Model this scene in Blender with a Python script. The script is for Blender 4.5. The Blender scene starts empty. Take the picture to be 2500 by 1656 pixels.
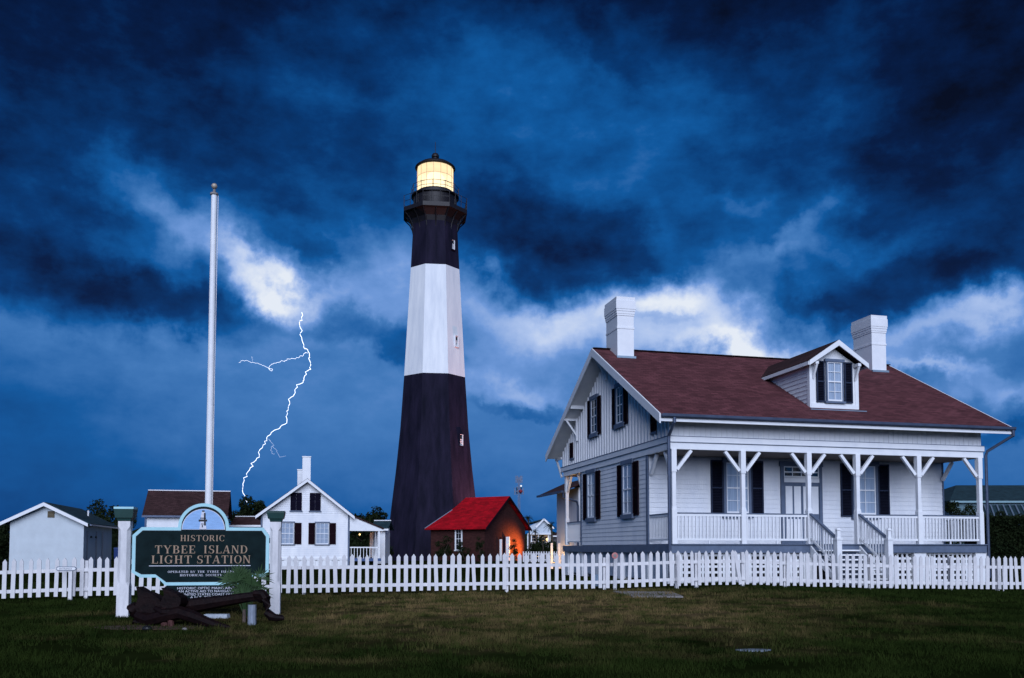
import bpy, math, random
import numpy as np
from mathutils import Vector, Matrix
random.seed(7); R = math.radians
S = bpy.context.scene
C = S.collection
# ------------------------------------------------------------------ camera
EZ = 1.3
cam = bpy.data.cameras.new('camera'); co = bpy.data.objects.new('camera', cam); C.objects.link(co)
co.location = (0, 0, EZ); co.rotation_euler = (R(93.1), 0, 0)
cam.lens = 31; cam.sensor_width = 36; cam.shift_y = .1574; cam.clip_end = 6000; cam.clip_start = .1
S.camera = co
# ------------------------------------------------------------------ light and exposure
S.view_settings.view_transform = 'Standard'; S.view_settings.look = 'None'
S.view_settings.gamma = 1; S.view_settings.use_curve_mapping = False
S.view_settings.exposure = 0.0
SUN_EL, SUN_AZ = 27, 177          # the afterglow: low behind the camera and to its right
SUN_STRENGTH, SUN_ANGLE, SUN_COL = 3.9, 50, (.71, .79, 1.0)
NISHITA = .003
sl = bpy.data.lights.new('sun', 'SUN'); sl.energy = SUN_STRENGTH; sl.angle = R(SUN_ANGLE); sl.color = SUN_COL
so = bpy.data.objects.new('sun', sl); C.objects.link(so)
sd = Vector((math.sin(R(SUN_AZ))*math.cos(R(SUN_EL)), math.cos(R(SUN_AZ))*math.cos(R(SUN_EL)), math.sin(R(SUN_EL))))
so.rotation_euler = sd.to_track_quat('Z', 'Y').to_euler()

W = bpy.data.worlds.new('World'); S.world = W; W.use_nodes = True
nt = W.node_tree; nt.nodes.clear()
def N(t, **k):
    n = nt.nodes.new(t)
    for a, b in k.items(): setattr(n, a, b)
    return n
def L(a, b): nt.links.new(a, b)
def M_(op, a, b=None, c=None):
    n = N('ShaderNodeMath', operation=op)
    for i, v in enumerate((a, b, c)):
        if v is None: continue
        if isinstance(v, (int, float)): n.inputs[i].default_value = v
        else: L(v, n.inputs[i])
    return n.outputs[0]
tc = N('ShaderNodeTexCoord'); sep = N('ShaderNodeSeparateXYZ'); L(tc.outputs['Generated'], sep.inputs[0])
X, Y, Z = sep.outputs
az = M_('MULTIPLY', M_('ARCTAN2', X, Y), 57.2958)
el = M_('MULTIPLY', M_('ARCSINE', Z), 57.2958)
def noise(scale, detail, rough, off, zs=1.0):
    mp = N('ShaderNodeMapping'); mp.inputs['Location'].default_value = off; mp.inputs['Scale'].default_value = (1, 1, zs)
    L(tc.outputs['Generated'], mp.inputs[0])
    n = N('ShaderNodeTexNoise'); n.inputs['Scale'].default_value = scale; n.inputs['Detail'].default_value = detail
    n.inputs['Roughness'].default_value = rough; L(mp.outputs[0], n.inputs['Vector'])
    s = N('ShaderNodeSeparateXYZ'); L(n.outputs['Color'], s.inputs[0])
    return n.outputs['Fac'], s.outputs[0], s.outputs[1]
_, wa, wb = noise(7, 5, .55, (3.1, 1.7, .4))
_, wc, wd = noise(26, 7, .62, (.3, 5.7, 2.4))
azw = M_('ADD', az, M_('ADD', M_('MULTIPLY', M_('SUBTRACT', wa, .5), 9), M_('MULTIPLY', M_('SUBTRACT', wc, .5), 3.6)))
elw = M_('ADD', el, M_('ADD', M_('MULTIPLY', M_('SUBTRACT', wb, .5), 6.5), M_('MULTIPLY', M_('SUBTRACT', wd, .5), 2.8)))
base = N('ShaderNodeValToRGB'); cr = base.color_ramp; cr.interpolation = 'B_SPLINE'
for i, (p, v) in enumerate(((0.0, .36), (4/45, .47), (12/45, .55), (16/45, .43), (20/45, .34), (27/45, .26), (33/45, .17), (40/45, .08), (1, .06))):
    e = cr.elements[i] if i < 2 else cr.elements.new(p)
    e.position = p; e.color = (v, v, v, 1)
L(M_('DIVIDE', elw, 45), base.inputs[0])
field = base.outputs[0]
BLOBS = [(-15.14, 15.85, 2.13, 0.77, -36, 0.46),
 (-17.66, 17.18, 2.08, 0.65, -32, 0.26),
 (-13.52, 15.18, 1.62, 0.68, -5, 0.3),
 (-15.67, 16.2, 4.24, 1.8, -30, 0.12),
 (-20.37, 18.41, 3.27, 0.78, -25, 0.2),
 (-23.89, 21.41, 2.41, 0.83, -25, 0.16),
 (-20.9, 19.68, 2.25, 0.72, -10, 0.1),
 (-9.42, 15.79, 3.05, 1.45, 10, 0.24),
 (-8.33, 18.45, 1.96, 1.42, 0, 0.22),
 (-4.94, 17.26, 1.7, 1.58, 0, 0.1),
 (-1.24, 17.32, 1.43, 1.19, -20, 0.3),
 (-0.1, 15.32, 3.13, 0.86, -14, 0.24),
 (-1.8, 12.2, 2.27, 1.37, 0, 0.1),
 (6.71, 15.22, 3.09, 0.91, 16, 0.4),
 (9.78, 15.51, 2.49, 1.0, 0, 0.4),
 (12.37, 14.19, 2.71, 0.95, -22, 0.36),
 (15.43, 12.57, 3.96, 0.47, -3, 0.44),
 (10.58, 13.08, 5.21, 0.91, 0, 0.26),
 (8.38, 14.23, 1.67, 0.24, 0, -0.1),
 (2.46, 13.55, 3.69, 1.36, -5, 0.22),
 (0.18, 10.27, 3.12, 0.66, 0, 0.24),
 (2.17, 9.71, 1.98, 0.44, -8, 0.15),
 (27.93, 13.37, 4.22, 0.87, 10, 0.34),
 (29.69, 13.74, 1.93, 0.71, 10, 0.12),
 (30.57, 14.33, 1.48, 0.93, 0, 0.15),
 (26.06, 10.99, 1.83, 0.32, -8, 0.36),
 (28.93, 9.5, 1.73, 0.53, -10, 0.3),
 (24.93, 12.59, 3.5, 0.74, 0, 0.12),
 (18.68, 19.2, 2.44, 0.59, 35, 0.22),
 (14.23, 21.48, 1.62, 0.39, -5, 0.13),
 (8.42, 19.48, 1.12, 1.02, -45, 0.16),
 (16.03, 17.19, 5.01, 0.89, 3, 0.2),
 (17.84, 16.03, 2.32, 0.63, 0, 0.12),
 (0.48, 29.38, 6.36, 2.71, -20, 0.09),
 (14.6, 27.91, 5.41, 2.01, -20, 0.04),
 (-13.68, 26.41, 5.45, 1.38, -20, 0.05),
 (-27.24, 15.26, 5.88, 1.79, -6, -0.24),
 (-29.39, 20.71, 3.5, 3.33, 0, -0.08),
 (-9.95, 13.5, 4.14, 1.02, -14, -0.26),
 (-21.29, 14.7, 4.96, 1.0, -6, -0.18),
 (-13.56, 17.89, 1.62, 0.46, -25, -0.12),
 (3.04, 19.13, 5.42, 2.46, -14, -0.23),
 (-0.96, 20.44, 2.58, 1.53, 0, -0.06),
 (1.17, 8.74, 2.55, 0.33, -3, -0.12),
 (23.35, 15.98, 7.93, 1.03, -2, -0.2),
 (20.37, 14.66, 3.75, 0.66, -6, -0.14),
 (21.03, 10.38, 2.96, 0.62, 0, -0.05),
 (28.83, 21.93, 5.73, 5.29, 0, -0.2),
 (-29.14, 26.81, 9.29, 4.93, 0, -0.18),
 (6.81, 29.66, 2.57, 0.67, -40, -0.08),
 (28.36, 28.22, 9.41, 3.44, 0, -0.16),
 (0.48, 33.51, 43.61, 1.88, 0, -0.1),
 (-16.28, 20.92, 3.17, 0.73, -20, -0.06),
 (-28.03, 2.9, 6.15, 5.71, 0, -0.14),
 (31.33, 4.49, 3.29, 1.44, 0, 0.02),
 (1.31, 7.49, 7.35, 4.47, 0, 0.06),
 (-10.74, 10.1, 5.48, 3.26, 0, 0.03),
 (-19.98, 11.75, 7.54, 1.55, -3, 0.02),
 (25.51, 7.27, 4.6, 0.5, 0, -0.14),
 (30.58, 7.42, 1.67, 0.96, 0, -0.12),
 (3.06, 25.14, 8.61, 2.89, 0, 0.05),
 (-8.09, 23.25, 5.64, 1.96, 0, -0.04)]
for a0, e0, sa_, se_, rot, amp in BLOBS:
    c, s = math.cos(R(rot)), math.sin(R(rot))
    dx = M_('SUBTRACT', azw, a0); dy = M_('SUBTRACT', elw, e0)
    p = M_('MULTIPLY_ADD', dx, c/sa_, M_('MULTIPLY', dy, s/sa_))
    q = M_('MULTIPLY_ADD', dx, -s/se_, M_('MULTIPLY', dy, c/se_))
    r2 = M_('MULTIPLY_ADD', p, p, M_('MULTIPLY', q, q))
    if amp < 0 and sa_ < 9: r2 = M_('MULTIPLY', M_('MULTIPLY', r2, r2), .55)      # dark masses keep a fairly crisp rim
    g = M_('EXPONENT', M_('MULTIPLY', r2, -.5))
    field = M_('MULTIPLY_ADD', g, amp*.85, field)
f1, _, _ = noise(3.6, 8, .5, (.2, .9, 1.1), 1.6)
f2, _, _ = noise(16, 7, .6, (4.2, 3.3, .7), 1.8)
hi = N('ShaderNodeMapRange'); hi.inputs[1].default_value = 6; hi.inputs[2].default_value = 17; hi.inputs[3].default_value = .3; hi.inputs[4].default_value = 1
L(el, hi.inputs[0])
det = M_('ADD', M_('MULTIPLY', M_('SUBTRACT', f1, .5), .50), M_('MULTIPLY', M_('SUBTRACT', f2, .5), .38))
field = M_('MULTIPLY_ADD', det, hi.outputs[0], field)
ramp = N('ShaderNodeValToRGB'); cr = ramp.color_ramp; cr.interpolation = 'LINEAR'
for i, (p, v) in enumerate(((0.0, (.0004, .0025, .016)), (.12, (.0005, .011, .062)), (.26, (.0008, .040, .175)), (.42, (.004, .105, .37)),
                            (.57, (.058, .205, .53)), (.74, (.17, .34, .74)), (.95, (.46, .60, .92)), (1.15, (.84, .90, 1.0)))):
    e = cr.elements[i] if i < 2 else cr.elements.new(p)
    e.position = p/1.15; e.color = (*v, 1)
L(M_('DIVIDE', field, 1.15), ramp.inputs[0])
b1 = N('ShaderNodeBackground'); L(ramp.outputs[0], b1.inputs[0]); b1.inputs[1].default_value = .92
sky = N('ShaderNodeTexSky', sky_type='NISHITA'); sky.sun_disc = False
sky.sun_elevation = R(1.5); sky.sun_rotation = R(SUN_AZ)
b2 = N('ShaderNodeBackground'); L(sky.outputs[0], b2.inputs[0]); b2.inputs[1].default_value = NISHITA
ad = N('ShaderNodeAddShader'); L(b1.outputs[0], ad.inputs[0]); L(b2.outputs[0], ad.inputs[1])
wo = N('ShaderNodeOutputWorld'); L(ad.outputs[0], wo.inputs[0])

# ------------------------------------------------------------------ materials
def mat(name, col, rough=.7, var=.15, scale=3.0, bump=0.0, bscale=40.0, metal=0.0, emit=None, estr=0.0, col2=None, stretch=(1, 1, 1), spec=.3):
    m = bpy.data.materials.new(name); m.use_nodes = True; t = m.node_tree; b = t.nodes['Principled BSDF']
    b.inputs['Roughness'].default_value = rough; b.inputs['Metallic'].default_value = metal; b.inputs['Specular IOR Level'].default_value = spec
    tcn = t.nodes.new('ShaderNodeTexCoord'); mp = t.nodes.new('ShaderNodeMapping'); mp.inputs['Scale'].default_value = stretch
    t.links.new(tcn.outputs['Object'], mp.inputs[0])
    n = t.nodes.new('ShaderNodeTexNoise'); n.inputs['Scale'].default_value = scale; n.inputs['Detail'].default_value = 6; n.inputs['Roughness'].default_value = .65
    t.links.new(mp.outputs[0], n.inputs['Vector'])
    r = t.nodes.new('ShaderNodeValToRGB'); r.color_ramp.elements[0].position = .3; r.color_ramp.elements[1].position = .7
    c2 = col2 or tuple(min(1, c*(1+var)) for c in col)
    c1 = col if col2 else tuple(c*(1-var) for c in col)
    r.color_ramp.elements[0].color = (*c1, 1); r.color_ramp.elements[1].color = (*c2, 1)
    t.links.new(n.outputs['Fac'], r.inputs[0]); t.links.new(r.outputs[0], b.inputs['Base Color'])
    if bump:
        n2 = t.nodes.new('ShaderNodeTexNoise'); n2.inputs['Scale'].default_value = bscale; n2.inputs['Detail'].default_value = 4
        t.links.new(mp.outputs[0], n2.inputs['Vector'])
        bn = t.nodes.new('ShaderNodeBump'); bn.inputs['Strength'].default_value = bump; bn.inputs['Distance'].default_value = .02
        t.links.new(n2.outputs['Fac'], bn.inputs['Height']); t.links.new(bn.outputs[0], b.inputs['Normal'])
    if emit:
        b.inputs['Emission Color'].default_value = (*emit, 1); b.inputs['Emission Strength'].default_value = estr
    return m
def shingle_mat(name, col, rows=.13, tab=.3):
    """asphalt shingles: low courses with offset tabs, each tab a slightly different tone"""
    m = bpy.data.materials.new(name); m.use_nodes = True; t = m.node_tree; b = t.nodes['Principled BSDF']; b.inputs['Roughness'].default_value = .9
    b.inputs['Specular IOR Level'].default_value = .15
    uv = t.nodes.new('ShaderNodeTexCoord')
    br = t.nodes.new('ShaderNodeTexBrick'); br.inputs['Scale'].default_value = 1; br.inputs['Brick Width'].default_value = tab; br.inputs['Row Height'].default_value = rows
    br.inputs['Mortar Size'].default_value = .008; br.inputs['Color1'].default_value = (*[c*.7 for c in col], 1); br.inputs['Color2'].default_value = (*[c*1.3 for c in col], 1)
    br.inputs['Mortar'].default_value = (*[c*.45 for c in col], 1); t.links.new(uv.outputs['UV'], br.inputs['Vector'])
    n = t.nodes.new('ShaderNodeTexNoise'); n.inputs['Scale'].default_value = 1.2; n.inputs['Detail'].default_value = 7; t.links.new(uv.outputs['Object'], n.inputs['Vector'])
    mr = t.nodes.new('ShaderNodeMapRange'); mr.inputs[1].default_value = .3; mr.inputs[2].default_value = .7; mr.inputs[3].default_value = .8; mr.inputs[4].default_value = 1.12
    t.links.new(n.outputs['Fac'], mr.inputs[0])
    mx = t.nodes.new('ShaderNodeMix'); mx.data_type = 'RGBA'; mx.blend_type = 'MULTIPLY'; mx.inputs[0].default_value = 1
    t.links.new(br.outputs['Color'], mx.inputs[6]); t.links.new(mr.outputs[0], mx.inputs[7]); t.links.new(mx.outputs[2], b.inputs['Base Color'])
    bn = t.nodes.new('ShaderNodeBump'); bn.inputs['Strength'].default_value = .5; bn.inputs['Distance'].default_value = .01
    t.links.new(br.outputs['Color'], bn.inputs['Height']); t.links.new(bn.outputs[0], b.inputs['Normal'])
    return m
def brick_mat(name, col, mortar, var=.25):
    m = bpy.data.materials.new(name); m.use_nodes = True; t = m.node_tree; b = t.nodes['Principled BSDF']; b.inputs['Roughness'].default_value = .85
    b.inputs['Specular IOR Level'].default_value = .05
    uv = t.nodes.new('ShaderNodeTexCoord')
    br = t.nodes.new('ShaderNodeTexBrick'); br.inputs['Scale'].default_value = 1; br.inputs['Brick Width'].default_value = .22; br.inputs['Row Height'].default_value = .08
    br.inputs['Mortar Size'].default_value = .008; br.inputs['Color1'].default_value = (*[c*(1-var) for c in col], 1); br.inputs['Color2'].default_value = (*[c*(1+var) for c in col], 1)
    br.inputs['Mortar'].default_value = (*mortar, 1); t.links.new(uv.outputs['UV'], br.inputs['Vector'])
    t.links.new(br.outputs['Color'], b.inputs['Base Color'])
    bn = t.nodes.new('ShaderNodeBump'); bn.inputs['Strength'].default_value = .6; bn.inputs['Distance'].default_value = .01; bn.invert = True
    t.links.new(br.outputs['Fac'], bn.inputs['Height']); t.links.new(bn.outputs[0], b.inputs['Normal'])
    return m
def glass_mat(name, tint=(.7, .8, .9), refl=.22):
    m = bpy.data.materials.new(name); m.use_nodes = True; t = m.node_tree; t.nodes.clear()
    tr = t.nodes.new('ShaderNodeBsdfTransparent'); tr.inputs[0].default_value = (*tint, 1)
    gl = t.nodes.new('ShaderNodeBsdfGlossy'); gl.inputs['Roughness'].default_value = .06
    mx = t.nodes.new('ShaderNodeMixShader'); mx.inputs[0].default_value = refl
    o = t.nodes.new('ShaderNodeOutputMaterial')
    t.links.new(tr.outputs[0], mx.inputs[1]); t.links.new(gl.outputs[0], mx.inputs[2]); t.links.new(mx.outputs[0], o.inputs[0])
    return m
def emit_mat(name, col, s, col2=None, scale=2.0):
    m = bpy.data.materials.new(name); m.use_nodes = True; t = m.node_tree; t.nodes.clear()
    e = t.nodes.new('ShaderNodeEmission'); e.inputs[0].default_value = (*col, 1); e.inputs[1].default_value = s
    if col2:
        tcn = t.nodes.new('ShaderNodeTexCoord')
        n = t.nodes.new('ShaderNodeTexNoise'); n.inputs['Scale'].default_value = scale; t.links.new(tcn.outputs['Object'], n.inputs['Vector'])
        r = t.nodes.new('ShaderNodeValToRGB'); r.color_ramp.elements[0].position = .35; r.color_ramp.elements[1].position = .65
        r.color_ramp.elements[0].color = (*col, 1); r.color_ramp.elements[1].color = (*col2, 1)
        t.links.new(n.outputs['Fac'], r.inputs[0]); t.links.new(r.outputs[0], e.inputs[0])
    o = t.nodes.new('ShaderNodeOutputMaterial'); t.links.new(e.outputs[0], o.inputs[0])
    return m
white = mat('white_paint', (.70, .71, .73), .55, .08, 2.5, .15, 30, col2=(.80, .80, .80))
white2 = mat('white_siding_paint', (.64, .66, .70), .6, .08, 1.5, .2, 25, col2=(.81, .81, .81), stretch=(1, 1, .35))
fencew = mat('weathered_white_fence_paint', (.52, .51, .52), .7, .1, 5, .3, 60, col2=(.78, .76, .76), stretch=(1, 1, .35))
greytrim = mat('slate_blue_trim_paint', (.10, .13, .19), .55, .15, 4)
shutm = mat('dark_maroon_shutter_paint', (.013, .005, .009), .7, .3, 5, spec=.04)
bshut = mat('blue_black_shutter_paint', (.008, .009, .018), .7, .3, 5, spec=.04)
bframe = mat('dark_blue_shutter_frame', (.022, .030, .055), .6, .2, 5, spec=.1)
planksm = mat('blue_grey_board', (.30, .36, .44), .7, .2, 4)
roofm = shingle_mat('maroon_asphalt_shingle', (.105, .036, .040))
darkroof = shingle_mat('dark_brown_shingle', (.045, .022, .022))
greenroof = shingle_mat('dark_green_shingle', (.02, .045, .055))
gutm = mat('blue_grey_gutter_metal', (.07, .09, .14), .4, .2, 3, metal=.3)
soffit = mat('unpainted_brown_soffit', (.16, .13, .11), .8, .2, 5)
curtain = mat('pale_curtain', (.36, .40, .46), .9, .12, 3, stretch=(6, 6, .2), col2=(.60, .64, .70))
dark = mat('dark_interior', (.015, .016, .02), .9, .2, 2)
glass = glass_mat('window_glass', (.85, .9, .95), .13)
dglass = glass_mat('dark_window_glass', (.3, .33, .38), .12)
blackp = mat('black_tower_paint', (.006, .006, .013), .8, .25, 1.5, .4, 10, spec=.06, col2=(.018, .015, .032), stretch=(1, 1, .18))
ironp = mat('black_iron_paint', (.012, .010, .012), .5, .3, 4)
whitet = mat('white_tower_paint', (.62, .64, .67), .6, .05, 1.6, .3, 10, col2=(.80, .80, .79), stretch=(1, 1, .16))
brickd = brick_mat('dark_red_brick', (.050, .018, .016), (.035, .02, .02))
redroof = shingle_mat('bright_red_shingle', (.33, .002, .008), .2, .45)
warmglass = emit_mat('lit_lantern_glass', (1.0, .50, .19), 1.05, (1.0, .66, .30), 1.4)
lampm = emit_mat('lamp_bulb', (1, .86, .55), 6)
litm = emit_mat('warm_bulb', (1, .6, .25), 3)
bolt = emit_mat('lightning_plasma', (.80, .86, 1), 2.2)
bolt2 = emit_mat('faint_lightning_plasma', (.55, .68, 1), 1.1)
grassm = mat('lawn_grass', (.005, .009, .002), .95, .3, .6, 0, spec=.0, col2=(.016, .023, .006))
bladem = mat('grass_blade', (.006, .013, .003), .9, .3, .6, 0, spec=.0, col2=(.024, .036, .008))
leafm = mat('dark_leaf', (.006, .011, .005), .85, .4, 2, col2=(.018, .026, .010), spec=.03)
leafg = mat('palm_leaf', (.022, .055, .018), .6, .4, 4, col2=(.045, .085, .030))
barkm = mat('bark', (.06, .045, .035), .9, .4, 8, .5, 20)
rustm = mat('rusted_anchor_iron', (.003, .0015, .002), .6, .4, 9, .5, 18, col2=(.012, .005, .005), spec=.1)
concm = mat('concrete', (.22, .20, .19), .9, .2, 6, .4, 40)
mulch = mat('brown_mulch', (.060, .034, .020), .95, .5, 12, .8, 40)
signg = mat('dark_green_sign_paint', (.006, .014, .015), .7, .3, 6, spec=.05)
signw = mat('pale_teal_sign_border', (.36, .62, .66), .5, .08, 4)
signb = mat('pale_blue_sign_panel', (.25, .42, .68), .6, .15, 8, stretch=(1, 1, 8))
capg = mat('dark_green_cap_paint', (.010, .045, .040), .5, .2, 5)
gold = mat('dull_gold_leaf_lettering', (.24, .15, .11), .5, .3, 20, col2=(.36, .25, .15))
letw = mat('white_lettering', (.6, .6, .66), .5, .1, 10)
blackm = mat('black_paint', (.008, .008, .010), .5, .2, 5)
poststone = mat('grey_timber', (.20, .23, .28), .8, .3, 10, stretch=(4, 4, .6))
redref = mat('red_reflector', (.38, .10, .10), .4, .3, 15, col2=(.5, .22, .2))
gm = mat('metal_roof_pale', (.25, .33, .40), .4, .1, 3, metal=.4)
def lawn_glow_patch(m, dry_glow0, dry_glow1):  # brown mid-lawn grass with a central glow painted into its colour, darker around
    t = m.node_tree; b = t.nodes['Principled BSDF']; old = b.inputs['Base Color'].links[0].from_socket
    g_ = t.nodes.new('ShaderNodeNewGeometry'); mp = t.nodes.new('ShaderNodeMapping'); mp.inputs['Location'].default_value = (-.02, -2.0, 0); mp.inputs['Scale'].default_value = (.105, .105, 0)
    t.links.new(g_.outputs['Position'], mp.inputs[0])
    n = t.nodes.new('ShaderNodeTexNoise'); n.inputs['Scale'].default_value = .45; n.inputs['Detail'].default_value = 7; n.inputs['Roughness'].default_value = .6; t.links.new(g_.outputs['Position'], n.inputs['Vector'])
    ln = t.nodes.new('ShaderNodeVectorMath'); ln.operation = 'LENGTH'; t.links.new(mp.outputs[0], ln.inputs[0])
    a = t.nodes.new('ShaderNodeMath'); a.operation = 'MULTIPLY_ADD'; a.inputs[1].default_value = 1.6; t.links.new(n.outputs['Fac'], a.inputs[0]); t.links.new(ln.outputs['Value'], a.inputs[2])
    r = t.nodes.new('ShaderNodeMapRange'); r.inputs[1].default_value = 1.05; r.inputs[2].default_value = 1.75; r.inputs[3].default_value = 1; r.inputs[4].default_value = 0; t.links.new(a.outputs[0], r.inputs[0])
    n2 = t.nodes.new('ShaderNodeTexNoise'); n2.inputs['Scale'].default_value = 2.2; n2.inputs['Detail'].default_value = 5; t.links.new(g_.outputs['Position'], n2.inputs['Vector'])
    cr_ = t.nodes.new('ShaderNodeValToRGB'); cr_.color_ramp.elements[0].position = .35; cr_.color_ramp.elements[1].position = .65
    cr_.color_ramp.elements[0].color = (*dry_glow0, 1); cr_.color_ramp.elements[1].color = (*dry_glow1, 1); t.links.new(n2.outputs['Fac'], cr_.inputs[0])
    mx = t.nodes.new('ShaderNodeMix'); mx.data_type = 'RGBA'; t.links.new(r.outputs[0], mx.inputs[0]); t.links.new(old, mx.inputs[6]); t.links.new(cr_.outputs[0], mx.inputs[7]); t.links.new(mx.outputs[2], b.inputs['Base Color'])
lawn_glow_patch(grassm, (.030, .034, .010), (.115, .078, .038)); lawn_glow_patch(bladem, (.040, .050, .012), (.165, .112, .050))
# ------------------------------------------------------------------ helpers
class MB:
    def __init__(s): s.v = []; s.f = []; s.uv = {}
    def add(s, vs, fs):
        o = len(s.v); s.v += [tuple(v) for v in vs]; s.f += [tuple(i+o for i in f) for f in fs]; return s
    def box(s, x0, x1, y0, y1, z0, z1, tw=0, td=0):
        """tw, td: how much narrower the top is on each side"""
        return s.add([(x0, y0, z0), (x1, y0, z0), (x1, y1, z0), (x0, y1, z0), (x0+tw, y0+td, z1), (x1-tw, y0+td, z1), (x1-tw, y1-td, z1), (x0+tw, y1-td, z1)],
                     [(3, 2, 1, 0), (4, 5, 6, 7), (0, 1, 5, 4), (1, 2, 6, 5), (2, 3, 7, 6), (3, 0, 4, 7)])
    def prism(s, pts, d, axis='y', d0=0.0):
        """polygon extruded: axis y -> pts are (x,z); x -> (y,z); z -> (x,y)"""
        n = len(pts)
        def P(p, t): return {'y': (p[0], t, p[1]), 'x': (t, p[0], p[1]), 'z': (p[0], p[1], t)}[axis]
        return s.add([P(p, d0) for p in pts]+[P(p, d) for p in pts],
                     [tuple(range(n)), tuple(range(2*n-1, n-1, -1))]+[(i, i+n, (i+1) % n+n, (i+1) % n) for i in range(n)])
    def bar(s, a, b, w, h, up=(0, 0, 1)):
        a, b = Vector(a), Vector(b); d = (b-a).normalized(); up = Vector(up)
        if abs(d.dot(up)) > .98: up = Vector((0, 1, 0))
        x = d.cross(up).normalized(); y = x.cross(d).normalized()
        vs = [p+x*(i*w/2)+y*(j*h/2) for p in (a, b) for i, j in ((-1, -1), (1, -1), (1, 1), (-1, 1))]
        return s.add(vs, [(3, 2, 1, 0), (4, 5, 6, 7), (0, 1, 5, 4), (1, 2, 6, 5), (2, 3, 7, 6), (3, 0, 4, 7)])
    def tube(s, pts, rad, n=8):
        pts = [Vector(p) for p in pts]; rings = []
        if isinstance(rad, (int, float)): rad = [rad]*len(pts)
        up = Vector((0, 0, 1))
        for i, p in enumerate(pts):
            d = (pts[min(i+1, len(pts)-1)]-pts[max(i-1, 0)]).normalized()
            u = up if abs(d.dot(up)) < .95 else Vector((0, 1, 0))
            x = d.cross(u).normalized(); y = x.cross(d).normalized()
            rings.append([p+(x*math.cos(2*math.pi*k/n)+y*math.sin(2*math.pi*k/n))*rad[i] for k in range(n)])
        m = len(pts)
        fs = [(i*n+k, i*n+(k+1) % n, (i+1)*n+(k+1) % n, (i+1)*n+k) for i in range(m-1) for k in range(n)]
        fs += [tuple(range(n-1, -1, -1)), tuple(range((m-1)*n, m*n))]
        return s.add([v for r in rings for v in r], fs)
    def lathe(s, prof, n=24, c=(0, 0, 0), a0=0.0):
        """prof: (radius, z) from the bottom up"""
        vs = [(c[0]+r*math.cos(a0+2*math.pi*k/n), c[1]+r*math.sin(a0+2*math.pi*k/n), c[2]+z) for r, z in prof for k in range(n)]
        m = len(prof)
        fs = [(i*n+k, i*n+(k+1) % n, (i+1)*n+(k+1) % n, (i+1)*n+k) for i in range(m-1) for k in range(n)]
        fs += [tuple(range(n-1, -1, -1)), tuple(range((m-1)*n, m*n))]
        return s.add(vs, fs)
    def sphere(s, c, r, n=10, sq=(1, 1, 1)):
        prof = [(r*math.sin(math.pi*i/n), -r*math.cos(math.pi*i/n)) for i in range(n+1)]
        o = len(s.v); s.lathe([(max(p, 1e-4), z) for p, z in prof], n*2)
        s.v[o:] = [(c[0]+v[0]*sq[0], c[1]+v[1]*sq[1], c[2]+v[2]*sq[2]) for v in s.v[o:]]
        return s
    def slab(s, pts, t):
        """polygon of 3D points thickened downwards (vertical) by t"""
        n = len(pts)
        return s.add([tuple(p) for p in pts]+[(p[0], p[1], p[2]-t) for p in pts],
                     [tuple(range(n)), tuple(range(2*n-1, n-1, -1))]+[(i, i+n, (i+1) % n+n, (i+1) % n) for i in range(n)])
    def build(s, name, m, parent=None, smooth=False, loc=None, rz=0.0, uv=False):
        me = bpy.data.meshes.new(name); me.from_pydata(s.v, [], s.f); me.materials.append(m)
        import bmesh
        bm = bmesh.new(); bm.from_mesh(me); bmesh.ops.recalc_face_normals(bm, faces=bm.faces)
        if uv:
            l = bm.loops.layers.uv.new('UVMap')
            for f in bm.faces:
                nrm = f.normal
                h = Vector((0, 0, 1)).cross(nrm)
                h = h.normalized() if h.length > .01 else Vector((1, 0, 0))
                vv = nrm.cross(h)
                for lp in f.loops: lp[l].uv = (lp.vert.co.dot(h), lp.vert.co.dot(vv))
        bm.to_mesh(me); bm.free()
        if smooth:
            for p in me.polygons: p.use_smooth = True
            me.set_sharp_from_angle(angle=R(35))
        return link(name, me, parent, loc, rz)
def link(name, me, parent=None, loc=None, rz=0.0):
    o = bpy.data.objects.new(name, me); C.objects.link(o)
    if parent: o.parent = parent
    if loc is not None: o.location = loc
    if rz: o.rotation_euler.z = rz
    return o
def tag(o, label=None, cat=None, group=None, kind=None):
    if label: o['label'] = label
    if cat: o['category'] = cat
    if group: o['group'] = group
    if kind: o['kind'] = kind
    return o
def thing(name, label, cat, loc=(0, 0, 0), rz=0.0, group=None):
    o = bpy.data.objects.new(name, None); C.objects.link(o); o.location = loc; o.rotation_euler.z = rz; o.empty_display_size = .3
    return tag(o, label, cat, group)
def stuff(o): o['kind'] = 'stuff'; return o
F_, PC, PS = 31/36*2500, math.cos(R(3.1)), math.sin(R(3.1))
def at(x, y, Yd):
    """the world point at depth Yd seen at photo coordinates x, y (survey helper)"""
    a = (x-1250)/F_; b = -(y-828-393.5)/F_; t = Yd/(PC-PS*b)
    return Vector((a*t, Yd, EZ+(PS+PC*b)*t))
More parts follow.
